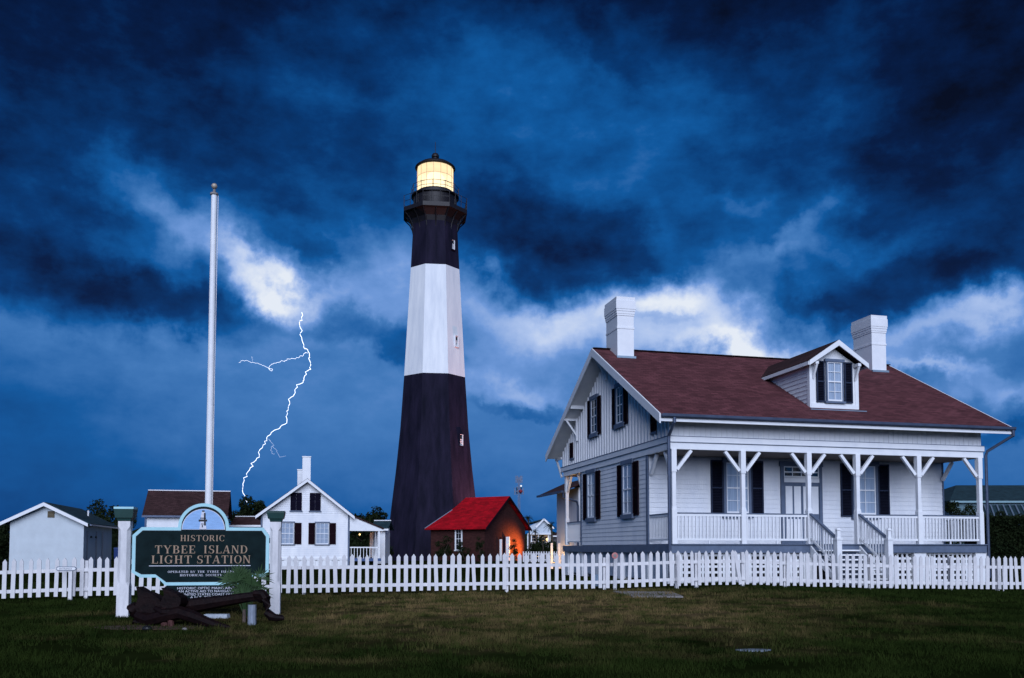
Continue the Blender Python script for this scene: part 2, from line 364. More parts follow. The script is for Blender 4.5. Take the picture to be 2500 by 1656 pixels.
# ------------------------------------------------------------------ ground
XS = [-60, -13, -5.6, 0, 4.7, 7.0, 10.8, 15, 30]; ZS = [-.05, -.05, .06, .09, .16, .19, .06, 0, 0]
def gz(x, y):
    z = float(np.interp(x, XS, ZS)); t = min(1, max(0, (y-12)/11)); t = t*t*(3-2*t)
    return z*t + .012*math.sin(x*1.3+y*.7)*min(1, max(0, 1-y/60))
g = MB()
gx = [-1500, -600, -250, -100, -50]+[i*.8 for i in range(-50, 51)]+[50, 100, 250, 600, 1500]
gy = [-60, -20, 0, 5]+[6+i*.8 for i in range(50)]+[50, 60, 75, 95, 130, 200, 400, 900, 2500]
vs = [(x, y, gz(x, y)) for y in gy for x in gx]; nx = len(gx)
g.add(vs, [(j*nx+i, j*nx+i+1, (j+1)*nx+i+1, (j+1)*nx+i) for j in range(len(gy)-1) for i in range(nx-1)])
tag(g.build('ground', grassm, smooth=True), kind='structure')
# grass blades
rng = np.random.default_rng(3)
def blades(n, y0, y1, h0, h1, w, name, xl=.66):
    yy = rng.uniform(y0, y1, n*2); xx = rng.uniform(-1, 1, n*2)*yy*xl
    keep = rng.uniform(0, 1, n*2) < (.45+.55*np.sin(xx*2.1+np.sin(yy*1.7)*2)*np.sin(yy*1.3+xx*.6)); xx, yy = xx[keep][:n], yy[keep][:n]; n = len(xx)
    zz = np.array([gz(a, b) for a, b in zip(xx, yy)]); h = rng.uniform(h0, h1, n); a = rng.uniform(0, 6.283, n); w_ = w*rng.uniform(.6, 1.4, n)
    dx, dy = np.cos(a)*w_, np.sin(a)*w_; lx, ly = rng.normal(0, .35, n)*h, rng.normal(0, .35, n)*h
    co_ = np.empty((n, 3, 3)); co_[:, 0] = np.stack([xx-dx, yy-dy, zz-.01], 1); co_[:, 1] = np.stack([xx+dx, yy+dy, zz-.01], 1); co_[:, 2] = np.stack([xx+lx, yy+ly, zz+h], 1)
    me = bpy.data.meshes.new(name); me.vertices.add(3*n); me.vertices.foreach_set('co', co_.ravel())
    me.loops.add(3*n); me.loops.foreach_set('vertex_index', np.arange(3*n, dtype=np.int32)); me.polygons.add(n)
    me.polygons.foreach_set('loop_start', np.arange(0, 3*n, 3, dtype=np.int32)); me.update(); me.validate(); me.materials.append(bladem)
    o = link(name, me); return tag(o, 'short dry green and brown grass blades covering the dark lawn', 'grass', kind='stuff')
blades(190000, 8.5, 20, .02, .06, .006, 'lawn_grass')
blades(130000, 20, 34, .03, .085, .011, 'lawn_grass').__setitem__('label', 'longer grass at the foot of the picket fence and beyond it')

tuft_rng = random.Random(12)
def tufts(pts, name, label):
    b = MB()
    for x, y, h, k in pts:
        z = gz(x, y)
        for _ in range(k):
            a = tuft_rng.uniform(0, 6.283); d = tuft_rng.uniform(.01, .07); l = h*tuft_rng.uniform(.5, 1.2); w_ = .006
            px_, py_ = x+math.cos(a)*d, y+math.sin(a)*d; lx = math.cos(a)*l*tuft_rng.uniform(.1, .7); ly = math.sin(a)*l*.5
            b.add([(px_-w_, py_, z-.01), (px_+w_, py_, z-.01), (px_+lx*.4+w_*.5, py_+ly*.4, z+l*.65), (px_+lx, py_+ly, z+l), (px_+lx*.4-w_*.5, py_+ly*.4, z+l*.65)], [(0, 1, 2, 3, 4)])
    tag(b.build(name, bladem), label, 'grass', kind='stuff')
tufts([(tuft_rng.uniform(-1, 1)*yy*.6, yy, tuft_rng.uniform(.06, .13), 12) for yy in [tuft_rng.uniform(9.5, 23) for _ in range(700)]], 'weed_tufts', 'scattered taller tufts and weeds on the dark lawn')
# ------------------------------------------------------------------ windows, shutters
def window(parent, loc, rz, w, h, cols, rows, cas=greytrim, sash=white, gl=glass, back=curtain, cw=.1, head=.16, sill=.16, name='window', panes=True):
    """local x right, -y outward, z up from the sill line"""
    b = MB(); hw = w/2
    b.box(-hw-cw, -hw, -.06, .012, 0, h); b.box(hw, hw+cw, -.06, .012, 0, h)
    b.box(-hw-cw-.05, hw+cw+.05, -.08, .012, h, h+head); b.box(-hw-cw-.06, hw+cw+.06, -.10, .012, -sill, 0)
    o = b.build(name, cas, parent, loc=loc, rz=rz)
    s = MB(); t = .035
    s.box(-hw, -hw+t, -.045, -.008, 0, h); s.box(hw-t, hw, -.045, -.008, 0, h); s.box(-hw+t, hw-t, -.045, -.008, h-t, h); s.box(-hw+t, hw-t, -.045, -.008, 0, t*1.8)
    s.box(-hw+t, hw-t, -.05, -.008, h/2-.022, h/2+.022)
    for i in range(1, cols): x = -hw+w*i/cols; s.box(x-.011, x+.011, -.04, -.02, t, h/2-.022); s.box(x-.011, x+.011, -.04, -.02, h/2+.022, h-t)
    for i in range(1, rows):
        if i*2 == rows: continue
        z = h*i/rows; s.box(-hw+t, hw-t, -.0385, -.0215, z-.010, z+.010)
    s.build('sash', sash, o)
    MB().box(-hw+.001, hw-.001, -.007, .006, .001, h-.001).build('curtain' if back is curtain else 'dark_room', back, o)
    if panes:
        pm = bpy.data.meshes.new('pane'); pw, ph = w/cols, h/rows
        pm.from_pydata([(-pw/2+.008, 0, -ph/2+.008), (pw/2-.008, 0, -ph/2+.008), (pw/2-.008, 0, ph/2-.008), (-pw/2+.008, 0, ph/2-.008)], [], [(0, 1, 2, 3)]); pm.materials.append(gl)
        for i in range(cols):
            for j in range(rows): link('pane', pm, o, (-hw+pw*(i+.5), -.03+.002*random.random(), ph*(j+.5)), 0)
    else:
        MB().add([(-hw, -.03, 0), (hw, -.03, 0), (hw, -.03, h), (-hw, -.03, h)], [(0, 1, 2, 3)]).build('pane', gl, o)
    return o
_sh = {}
def shutter(parent, loc, rz, w, h, m=shutm, solid=False):
    k = (round(w, 2), round(h, 2), m.name)
    if k not in _sh:
        f = MB(); t = .05
        f.box(-w/2, -w/2+t, -.045, 0, 0, h); f.box(w/2-t, w/2, -.045, 0, 0, h)
        for z in (0, h/2-t/2, h-t): f.box(-w/2+t, w/2-t, -.045, 0, z, z+t)
        o = f.build('shutter', bframe if m is bshut else m, parent, loc=loc, rz=rz)
        s = MB(); n = int((h-2*t)/.055)
        for i in range(n):
            z = t+(h-2*t)*(i+.5)/n
            if abs(z-h/2) < .04: continue
            s.bar((-w/2+t, -.022, z), (w/2-t, -.022, z), .035, .007, (0, .6, .8))
        s.box(-w/2+t, w/2-t, -.010, -.002, t, h/2-t/2-.001); s.box(-w/2+t, w/2-t, -.010, -.002, h/2+t/2+.001, h-t-.001)
        l = stuff(s.build('louvres', m, o)); _sh[k] = (o.data, l.data); return o
    o = link('shutter', _sh[k][0], parent, loc, rz); stuff(link('louvres', _sh[k][1], o)); return o
def siding(name, m, parent, x0, x1, z0, z1, y, rz=0.0, loc=(0, 0, 0), pitch=.16, gable=None):
    """lapped boards on the plane y (outward -y). gable=(zapex): triangle from z1 up"""
    b = MB(); z = z0; zt = gable if gable else z1; xm = (x0+x1)/2
    while z < zt-.01:
        zz = min(z+pitch, zt)
        def ext(q):
            if q <= z1: return x0, x1
            k = (zt-q)/(zt-z1); return xm-(xm-x0)*k, xm+(x1-xm)*k
        a0, a1 = ext(z); c0, c1 = ext(zz-.001)
        b.add([(a0, y-.024, z), (a1, y-.024, z), (c1, y-.006, zz), (c0, y-.006, zz), (a0, y+.03, z), (a1, y+.03, z), (c1, y+.03, zz), (c0, y+.03, zz)],
              [(0, 1, 2, 3), (0, 4, 5, 1), (4, 7, 6, 5), (0, 3, 7, 4), (1, 5, 6, 2), (3, 2, 6, 7)]); z = zz
    return stuff(b.build(name, m, parent, loc=loc, rz=rz))

# ------------------------------------------------------------------ the keeper's cottage (right)
HA = R(14); LEN, DEP, VC = 11.7, 11.3, 5.75
DZ, BZ = 1.40, 4.66          # deck top, top of porch beam
H = thing('keepers_cottage', 'large white cottage with maroon shingle roof, dormer and raised front porch behind the fence', 'house', (5.08, 28.0, 0), HA)
def hb(name, m, *a, **k): return MB().box(*a).build(name, m, H, **k)
V0, V1 = 1.9, 9.0            # front and rear house walls
hb('wall_core', white2, .03, LEN-.03, V0+.03, V1-.03, DZ-.2, BZ+.2)
siding('front_siding', white2, H, 0, LEN, DZ, BZ-.26, V0)
siding('side_siding', white2, H, -V1, -V0, DZ+.02, BZ-.02, 0, rz=R(-90), loc=(0, 0, 0))
siding('side_siding', white2, H, V0, V1, DZ+.02, BZ-.02, 0, rz=R(90), loc=(LEN, 0, 0))
# corner boards, sill band and beams
for u in (-.045, LEN-.015):
    for v in (V0-.045, V1-.10): hb('corner_board', greytrim, u, u+.06, v, v+.15, DZ+.005, BZ-.2)
b = MB(); b.box(-.10, LEN+.10, -.08, DEP+.05, DZ-.26, DZ)
b.build('deck_band', greytrim, H)
b = MB()
for i in range(78): b.box(-.06+i*.152, -.06+i*.152+.146, -.14, V0-.05, DZ+.004, DZ+.03)
stuff(b.build('porch_floorboards', greytrim, H))
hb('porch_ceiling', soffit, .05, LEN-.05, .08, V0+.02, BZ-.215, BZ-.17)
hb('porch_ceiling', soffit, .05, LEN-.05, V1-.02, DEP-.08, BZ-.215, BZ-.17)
# porch beams
hb('porch_beam', white, -.07, LEN+.07, -.07, .07, BZ-.21, BZ)
hb('porch_beam', white, -.07, LEN+.07, DEP-.14, DEP, BZ-.21, BZ)
for u in (-.07, LEN-.07):
    hb('porch_beam', white, u, u+.14, .072, DEP-.142, BZ-.21, BZ-.002)
hb('frieze_board', white, -.10, LEN+.10, -.10, -.012, BZ+.02, BZ+.19)
hb('frieze_board', greytrim, -.11, LEN+.11, -.104, -.01, BZ+.002, BZ+.018)
hb('frieze_board', greytrim, -.115, LEN+.115, -.108, -.01, BZ+.192, BZ+.21)
hb('frieze_board', white, -.10, -.012, -.008, DEP+.3, BZ+.02, BZ+.20)
b = MB(); b.box(-.115, -.01, -.004, DEP+.32, BZ+.20, BZ+.225); b.box(-.108, -.01, -.004, DEP+.32, BZ-.0, BZ+.018); b.build('gable_ledge', greytrim, H)
# upper walls: front frieze of vertical boards
RZ0, RZ1, OV, OVR, OVU = 5.48, 8.93, .62, .78, .62   # eave z, ridge z, overhangs
SL = (RZ1-RZ0)/(VC+OV)
def rz_(v): return RZ1-abs(v-VC)*SL
hb('upper_wall', white, 0, LEN, 0, .1, BZ+.21, 5.60)
b = MB(); n = 62
for i in range(n):
    u = .08+i*(LEN-.16)/(n-1); b.box(u-.022, u+.022, -.022, .0, BZ+.212, 5.56)
stuff(b.build('vertical_battens', white, H))
# gables (board and batten)
GB = BZ+.226
for u0, sg in ((0, -1), (LEN, 1)):
    tri = [(-.02, GB), (DEP+.30, GB), (DEP+.30, rz_(DEP+.30)-.22), (VC, RZ1-.22), (-.02, rz_(-.02)-.22)]
    MB().prism(tri, u0+(.12 if sg < 0 else -.12), 'x', u0).build('gable_wall', white2, H)
    b = MB(); v = 0.0
    while v < DEP+.3:
        b.box(u0-.065 if sg < 0 else u0+.001, u0-.001 if sg < 0 else u0+.055, v, v+.085, GB, rz_(v+.04)-.26); v += .285
    stuff(b.build('vertical_battens', white, H))
# roof: two slopes with real thickness
UA, UB = -OVU, LEN+OVR
VR = 2*VC+OV
TH = .13
for s_ in (0, 1):
    ve = -OV if s_ == 0 else VR
    pts = [(UA, ve, RZ0), (UB, ve, RZ0), (UB, VC, RZ1), (UA, VC, RZ1)]
    if s_: pts = pts[::-1]
    MB().slab(pts, TH).build('roof_slope', roofm, H, uv=True)
    off = .012
    MB().slab([(UA+.03, ve+(.03 if s_ == 0 else -.03), RZ0-TH-off), (UB-.03, ve+(.03 if s_ == 0 else -.03), RZ0-TH-off), (UB-.03, VC, RZ1-TH-off-.03), (UA+.03, VC, RZ1-TH-off-.03)], .03).build('soffit_boards', white2, H)
b = MB()
for i in range(36): u = UA+i*(UB-UA)/36; b.bar((u, VC, RZ1+.012), (u+(UB-UA)/36-.012, VC, RZ1+.016), .24, .03)
stuff(b.build('ridge_caps', darkroof, H))
for u in (UA-.045, UB):
    for a_, z_ in (((-OV, RZ0), 0), ((VR, RZ0), 0)):
        v = a_[0]
        pts = [(v, RZ0-.30), (v, RZ0+.005), (VC, RZ1+.005), (VC, RZ1-.30)]
        MB().prism(pts, u+.045, 'x', u).build('bargeboard', white, H)
hb('eave_fascia', white, UA+.002, UB-.002, -OV-.03, -OV-.002, RZ0-.24, RZ0-.14)
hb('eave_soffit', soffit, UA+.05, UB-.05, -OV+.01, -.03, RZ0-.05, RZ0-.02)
# gutters and downpipes
b = MB()
prof = [(-.16, .0), (-.15, -.08), (-.10, -.12), (-.03, -.12), (-.03, 0), (-.045, 0), (-.045, -.105), (-.10, -.105), (-.137, -.075), (-.145, 0)]
b.prism([(-OV+p[0], RZ0-.01+p[1]) for p in prof], UB+.05, 'x', UA+.0)
b.build('gutter', gutm, H)
b = MB(); b.tube([(-.20, -OV-.09, RZ0-.12), (-.20, -OV-.09, RZ0-.25), (-.17, -.22, RZ0-.62), (-.17, -.19, RZ0-.8), (-.17, -.19, .35)], .052, 10); b.build('downpipe', gutm, H, True)
b = MB(); b.tube([(UB-.02, -OV-.09, RZ0-.12), (UB-.02, -OV-.09, RZ0-.30), (UB-.08, -OV+.02, RZ0-.36), (LEN+.20, -.12, RZ0-.80), (LEN+.17, -.08, RZ0-.95), (LEN+.17, -.08, .25)], .05, 10); b.build('downpipe', gutm, H, True)
# gable brackets
def bracket(u, v, zt, sg=-1):
    b = MB(); L_ = .55*1
    b.box(u-.05, u+.05, v-.05, v+.05, zt-.95, zt)
    b.bar((u, v, zt-.06), (u+sg*.56, v, zt-.06), .09, .09); b.bar((u, v, zt-.75), (u+sg*.46, v, zt-.10), .075, .075)
    b.build('bracket', white, H)
bracket(-.08, 9.35, rz_(9.35)-.22)
for v in (2.9, .55, 8.6): hb('purlin_end', white, -.60, -.02, v-.06, v+.06, rz_(v)-.34, rz_(v)-.20)
bracket(-.08, VC, RZ1-.26)
def vbracket(u, v, zt):
    b = MB(); b.bar((u, v, zt), (u, v+.9, zt), .09, .09); b.bar((u, v, zt-.85), (u, v+.75, zt-.05), .075, .075); b.build('bracket', white, H)
vbracket(-.06, DEP+.28, 5.30); vbracket(LEN+.06, DEP+.28, 5.30)
# posts with braces
PU = [.06, 2.49, 4.90, 6.74, 9.14, 11.63]
def post(u, v, lo=True):
    b = MB(); a, c = .065, .085
    b.box(u-c, u+c, v-c, v+c, DZ+.03, DZ+1.12, 0, 0)
    b.add([(u-c, v-c, DZ+1.12), (u+c, v-c, DZ+1.12), (u+c, v+c, DZ+1.12), (u-c, v+c, DZ+1.12), (u-a, v-a, DZ+1.22), (u+a, v-a, DZ+1.22), (u+a, v+a, DZ+1.22), (u-a, v+a, DZ+1.22)],
          [(0, 1, 5, 4), (1, 2, 6, 5), (2, 3, 7, 6), (3, 0, 4, 7)])
    b.box(u-a, u+a, v-a, v+a, DZ+1.22, 3.72)
    b.box(u-c, u+c, v-c, v+c, 3.72, BZ-.212)
    return b.build('porch_post', white, H)
def brace(u, v, du, dv):
    MB().bar((u+du*.12, v+dv*.12, 3.80), (u+du*.62, v+dv*.62, BZ-.24), .10, .10).build('brace', white, H)
for i, u in enumerate(PU):
    post(u, 0)
    if i: brace(u, 0, -1, 0)
    if i < 5: brace(u, 0, 1, 0)
    post(u, DEP-.1)
for u in (PU[0], PU[5]):
    brace(u, 0, 0, 1); brace(u, V0, 0, -1); brace(u, DEP-.1, 0, -1); brace(u, V1, 0, 1)
# railings
balm = MB().box(-.019, .019, -.019, .019, 0, .78).build('baluster', white, H); balm.location = (0, 0, -50)
_balu = balm.data; bpy.data.objects.remove(balm)
def rail(a, b_, cap=greytrim, bal=True):
    a, b_ = Vector((*a, 0)), Vector((*b_, 0)); d = (b_-a); ln = d.length; d.normalize()
    z = DZ+.03
    MB().bar(a+Vector((0, 0, z+.98)), b_+Vector((0, 0, z+.98)), .10, .028).build('rail_cap', cap, H)
    m = MB(); m.bar(a+Vector((0, 0, z+.925)), b_+Vector((0, 0, z+.925)), .055, .075); m.bar(a+Vector((0, 0, z+.14)), b_+Vector((0, 0, z+.14)), .055, .065)
    if ln > 1.5: p = a+d*ln/2; m.box(p.x-.02, p.x+.02, p.y-.02, p.y+.02, z, z+.11)
    m.build('rail', white, H)
    n = max(2, int(ln/.125))
    for i in range(n):
        p = a+d*(ln*(i+.5)/n); link('baluster', _balu, H, (p.x, p.y, z+.15))
for i in (0, 1, 3, 4): rail((PU[i]+.086, 0), (PU[i+1]-.086, 0))
rail((PU[0], .086), (PU[0], V0-.05)); rail((PU[5], .086), (PU[5], V0-.05))
rail((PU[0], V1+.05), (PU[0], DEP-.19)); rail((PU[5], V1+.05), (PU[5], DEP-.19))
# plinth: piers and lattice
def ground_h(u, v):
    p = Matrix.Rotation(HA, 4, 'Z') @ Vector((u, v, 0)); return gz(p.x+5.08, p.y+28)
for u in PU:
    hb('brick_pier', white, u-.24, u+.24, -.02, .35, ground_h(u, 0)-.15, DZ-.262)
for v in (2.2, 4.6, 7.0, 9.2, 11.1):
    hb('brick_pier', white, -.02, .35, v-.24, v+.24, ground_h(0, v)-.15, DZ-.262)
def lattice(a0, a1, fn, z0=.33, z1=DZ-.265):
    b = MB(); x = a0+.04
    while x < a1-.03: fn(b, x-.038, x+.038, z0, z1, 0); x += .185
    z = z0+.04
    while z < z1: fn(b, a0, a1, z-.038, min(z+.038, z1), 1); z += .185
    stuff(b.build('lattice_panel', white, H))
for i in (0, 1, 3, 4):
    lattice(PU[i]+.26, PU[i+1]-.26, lambda b, x0, x1, z0, z1, k: b.box(x0, x1, .10+k*.014, .112+k*.014, z0, z1), ground_h(PU[i], 0)+.12)
    MB().box(PU[i]+.245, PU[i+1]-.245, .13, .16, ground_h(PU[i], 0)-.1, ground_h(PU[i], 0)+.14).build('skirting_board', white, H)
vs_ = [0.35, 2.2-.26, 2.2+.26, 4.6-.26, 4.6+.26, 7-.26, 7.26, 9.2-.26, 9.46, 11.1-.26]
for i in range(0, 10, 2):
    b = MB(); v = vs_[i]+.02
    while v < vs_[i+1]-.05: b.box(.10, .13, v, v+.105, .25, DZ-.265); v += .125
    stuff(b.build('skirting_boards', planksm, H))
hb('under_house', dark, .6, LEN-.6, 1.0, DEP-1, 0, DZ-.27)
# front windows and shutters
for uc in (3.30, 8.39):
    window(H, (uc, V0-.025, 2.50), 0, .84, 1.76, 2, 4)
    for s_ in (-1, 1): shutter(H, (uc+s_*.77, V0-.032, 2.42), 0, .47, 1.92, m=bshut)
for vc in (3.66, 7.60):
    window(H, (-.03, vc, 2.50), R(-90), .82, 1.80, 2, 4)
    for s_ in (-1, 1): shutter(H, (-.034, vc+s_*.76, 2.44), R(-90), .50, 1.90)
for vc in (4.32, 7.16):
    window(H, (-.05, vc, 5.86), R(-90), .62, 1.36, 2, 4, gl=dglass, back=dark)
    for s_ in (-1, 1): shutter(H, (-.06, vc+s_*.58, 5.76), R(-90), .36, 1.50)
for vc in (1.24, 10.12):
    shutter(H, (-.06, vc, 5.16), R(-90), .40, .66)
    MB().box(-.10, -.032, vc-.25, vc+.25, 5.08, 5.155).build('window_sill', greytrim, H)
# double door with transom
du = 5.80
b = MB()
b.box(du-.82, du-.70, V0-.09, V0-.02, DZ+.03, 4.18); b.box(du+.70, du+.82, V0-.09, V0-.02, DZ+.03, 4.18); b.box(du-.86, du+.86, V0-.10, V0-.02, 4.18, 4.36)
b.build('door_frame', greytrim, H)
hb('transom_bar', white, du-.70, du+.70, V0-.085, V0-.02, 3.62, 3.78)
tw = window(H, (du, V0-.03, 3.78), 0, 1.4, .40, 4, 1, cw=.0, head=.0, sill=.0, back=dark, gl=dglass, name='transom')
for s_ in (-1, 1):
    d0, d1 = (du-.695, du-.005) if s_ < 0 else (du+.005, du+.695)
    D_ = hb('door', greytrim, d0, d1, V0-.060, V0-.026, DZ+.04, 3.615)
    w3 = (d1-d0-.06)/2-.05
    for j in (0, 1):
        x = d0+.06+j*(w3+.07)
        MB().box(x, x+w3, V0-.068, V0-.058, DZ+1.10, 3.48).build('door_glazing', curtain if j == 9 else white, D_)
        MB().box(x, x+w3, V0-.068, V0-.058, DZ+.16, DZ+.92).build('door_panel', poststone if j == 9 else white, D_)
    MB().sphere((d1-.05 if s_ < 0 else d0+.05, V0-.09, 2.4), .03, 6).build('handle', ironp, D_)
# steps between posts 3 and 4
RUN, NST = 1.55, 7
for i in range(NST):
    z1 = DZ-.03-(i+1)*(DZ-.20)/(NST+1)+.02; v1 = -.08-i*RUN/NST
    hb('step', white, PU[2]+.14, PU[3]-.14, v1-RUN/NST-.02, v1, z1-.045, z1)
    hb('riser', greytrim, PU[2]+.16, PU[3]-.16, v1-.022, v1-.001, z1-.19, z1-.046)
for u in (PU[2], PU[3]):
    s_ = MB(); s_.add([(u-.03, -.09, DZ-.03), (u+.03, -.09, DZ-.03), (u+.03, -RUN-.10, .22), (u-.03, -RUN-.10, .22), (u-.03, -.09, DZ-.34), (u+.03, -.09, DZ-.34), (u+.03, -RUN-.10, .05), (u-.03, -RUN-.10, .05)],
                      [(0, 1, 2, 3), (7, 6, 5, 4), (0, 4, 5, 1), (3, 2, 6, 7), (0, 3, 7, 4), (1, 5, 6, 2)])
    s_.build('stair_stringer', white, H)
    n_ = MB(); v = -RUN-.02
    n_.box(u-.085, u+.085, v-.085, v+.085, .05, 1.55); n_.box(u-.105, u+.105, v-.105, v+.105, 1.55, 1.61); n_.box(u-.06, u+.06, v-.06, v+.06, 1.61, 1.86, .01, .01); n_.box(u-.08, u+.08, v-.08, v+.08, 1.86, 1.92, .04, .04)
    n_.build('newel_post', white, H)
    z0, z1 = DZ+1.02, 1.62
    MB().bar((u, -.10, z0), (u, -RUN+.07, z1), .10, .05).build('handrail', greytrim, H)
    m_ = MB(); m_.bar((u, -.10, z0-.06), (u, -RUN+.07, z1-.06), .05, .06); m_.bar((u, -.10, z0-.80), (u, -RUN+.07, z1-.90), .05, .06); m_.build('rail', white, H)
    for i in range(9):
        t = (i+.7)/9.6; v = -.10-t*(RUN-.17); zt = z0+(z1-z0)*t-.09; zb = z0-.80+(z1-.90-z0+.80)*t
        MB().box(u-.017, u+.017, v-.017, v+.017, zb+.02, zt).build('baluster', white, H)
# chimneys
for u in (.07, 11.05):
    c_ = MB(); v0, v1, u1 = 4.9, 6.1, u+.66
    c_.box(u, u1, v0, v1, 7.9, 10.05)
    c_.build('chimney', white, H)
    par = H.children[-1] if False else None
    for k, (z0, z1, e) in enumerate(((9.55, 9.62, .018), (10.05, 10.12, .02), (10.12, 10.22, .032), (10.22, 10.30, .048), (10.30, 10.62, .062), (10.62, 10.76, .045))):
        if k == 0: hb('chimney_band', white, u-e, u1+e, v0-e, v1+e, z0, z1)
        else: hb('chimney_cap', white, u-e, u1+e, v0-e, v1+e, z0+.003, z1)
    hb('flashing', gm, u-.05, u1+.05, v0-.10, v0-.003, 8.42, 8.50)
# dormer
DU, DV, DHW = 6.27, .50, .92
DZ0, DZE, DZR = rz_(DV), 7.62, 8.38
sd_ = (DZR-DZE)/1.14
pts = [(DU-DHW, DZ0-.1), (DU+DHW, DZ0-.1), (DU+DHW, DZE-.02), (DU, DZE-.02+sd_*DHW-.05), (DU-DHW, DZE-.02)]
MB().prism(pts, DV+.1, 'y', DV).build('dormer_wall', white, H)
for s_ in (-1, 1):
    u = DU+s_*DHW; vend = VC-(RZ1-DZE)/SL
    MB().prism([(DV, DZ0-.05), (DV, DZE+.02), (vend+.1, DZE+.02)], u-s_*.08, 'x', u).build('dormer_cheek', white2, H)
    b = MB(); z = DZ0+.02
    while z < DZE-.03:
        vz = VC-(RZ1-z)/SL
        b.box(u-.022 if s_ < 0 else u, u if s_ < 0 else u+.022, DV+.1, vz+.12, z, z+.03); z += .15
    stuff(b.build('dormer_siding', white2, H))
    hb('corner_board', white, min(u-s_*.11, u+s_*.03), max(u-s_*.11, u+s_*.03), DV-.03, DV+.12, DZ0-.04, DZE+.03)
    # roof slope of the dormer
    e = 1.14; ue = DU+s_*e; vF = DV-.32
    vre = VC-(RZ1-DZR)/SL; vee = VC-(RZ1-DZE)/SL
    MB().slab([(ue, vF, DZE), (DU, vF, DZR), (DU, vre+.1, DZR), (ue, vee+.1, DZE)], .07).build('dormer_roof', darkroof, H, uv=True)
    MB().prism([(ue, DZE-.17), (ue, DZE-.005), (DU, DZR-.005), (DU, DZR-.20)], vF-.035, 'y', vF-.001).build('bargeboard', white, H)
    hb('dormer_fascia', white, min(ue, ue+s_*.03), max(ue, ue+s_*.03), vF, vee+.05, DZE-.15, DZE-.03)
    b = MB(); b.bar((DU+s_*.82, DV-.02, DZE-.55), (DU+s_*.82, DV-.26, DZE-.10), .07, .07); b.box(DU+s_*.82-.06, DU+s_*.82+.06, DV-.30, DV-.03, DZE-.10, DZE-.0); b.build('bracket', white, H)
hb('dormer_sill', white, DU-DHW, DU+DHW, DV-.045, DV-.002, DZ0-.06, DZ0+.13)
hb('flashing', gm, DU-DHW-.12, DU+DHW+.2, DV-.22, DV-.05, DZ0-.17, DZ0-.09)
window(H, (DU, DV-.02, DZ0+.22), 0, .56, 1.36, 2, 4, cw=.05, head=.10, sill=.07, back=curtain)
for s_ in (-1, 1): shutter(H, (DU+s_*.54, DV-.022, DZ0+.18), 0, .32, 1.42, m=bshut)
# rear porch lamp
RL = hb('porch_lamp', lampm, .40, .50, 9.75, 9.85, 3.95, 4.05)
pl = bpy.data.lights.new('porch_lamp_light', 'POINT'); pl.energy = 14; pl.color = (1, .55, .22); pl.shadow_soft_size = .08
po = bpy.data.objects.new('porch_lamp_light', pl); C.objects.link(po); po.parent = RL; po.location = (.45, 9.8, 3.85)
ch_ = thing('porch_chair', 'pale slatted chair lit by the lamp on the rear porch of the cottage', 'chair', H.matrix_world @ Vector((0, 0, 0)))
ch_.location = Matrix.Translation((5.08, 28, 0)) @ Matrix.Rotation(HA, 4, 'Z') @ Vector((.75, 10.1, DZ)); ch_.rotation_euler.z = HA
lw = mat('cream_chair_paint', (.75, .72, .62), .6, .1, 4)
MB().box(-.25, .25, -.25, .25, .40, .44).build('seat', lw, ch_); 
for i in range(5): MB().box(-.24+i*.10, -.17+i*.10, .22, .25, .44, .95).build('back_slat', lw, ch_)
for x in (-.22, .18):
    for y in (-.24, .20): MB().box(x, x+.04, y, y+.04, 0, .399).build('leg', lw, ch_)

# ------------------------------------------------------------------ lighthouse
TC = Vector((-8.45, 95)); TG = gz(-8.45, 95)
T = thing('lighthouse', 'tall octagonal brick lighthouse painted black, white and black with a glowing lantern on top', 'lighthouse', (TC.x, TC.y, 0))
A0 = R(-60.4)
def octr(prof, n=8, a0=A0): return MB().lathe(prof, n, (0, 0, 0), a0)
RAD = [(0, 5.62), (.5, 5.49), (6.56, 4.75), (9.6, 4.37), (14.0, 3.92), (20.0, 3.50), (31.9, 2.81), (36.2, 2.58), (38.1, 2.50)]
def rr(z): return float(np.interp(z, [a for a, b in RAD], [b for a, b in RAD]))
def band(z0, z1, m, name):
    zs = sorted({z0, z1} | {a for a, b in RAD if z0 < a < z1})
    return octr([(rr(z), z) for z in zs]).build(name, m, T, uv=True)
band(-.2, 19.65, blackp, 'lower_black_shaft'); band(19.65, 31.5, whitet, 'white_band'); band(31.5, 38.1, blackp, 'upper_black_shaft')
# gallery
octr([(2.52, 36.2), (2.75, 36.9), (3.35, 37.45), (3.70, 37.55), (3.70, 38.0), (2.4, 38.02)]).build('gallery_deck', ironp, T)
for k in range(16):
    a = A0+k*math.pi/8; kk = 1 if k % 2 == 0 else .93
    c, s = math.cos(a), math.sin(a)
    b = MB(); b.tube([(2.50*kk*c, 2.50*kk*s, 35.6), (2.66*kk*c, 2.66*kk*s, 36.3), (3.0*kk*c, 3.0*kk*s, 36.95), (3.55*kk*c, 3.55*kk*s, 37.5)], .07, 5); b.build('gallery_bracket', ironp, T)
def ringrail(r, z0, z1, n, per, name):
    P = [Vector((r*math.cos(A0+2*math.pi*k/n), r*math.sin(A0+2*math.pi*k/n), 0)) for k in range(n)]
    b = MB()
    for k in range(n):
        for z in (z1, (z0+z1)/2): b.bar(P[k]+Vector((0, 0, z)), P[(k+1) % n]+Vector((0, 0, z)), .035, .035)
    b.build(name+'_bar', ironp, T)
    for k in range(n):
        for j in range(per):
            p = P[k].lerp(P[(k+1) % n], j/per); MB().tube([p+Vector((0, 0, z0)), p+Vector((0, 0, z1+.03))], .035, 5).build(name+'_stanchion', ironp, T)
ringrail(3.66, 38.0, 39.25, 8, 3, 'gallery_rail')
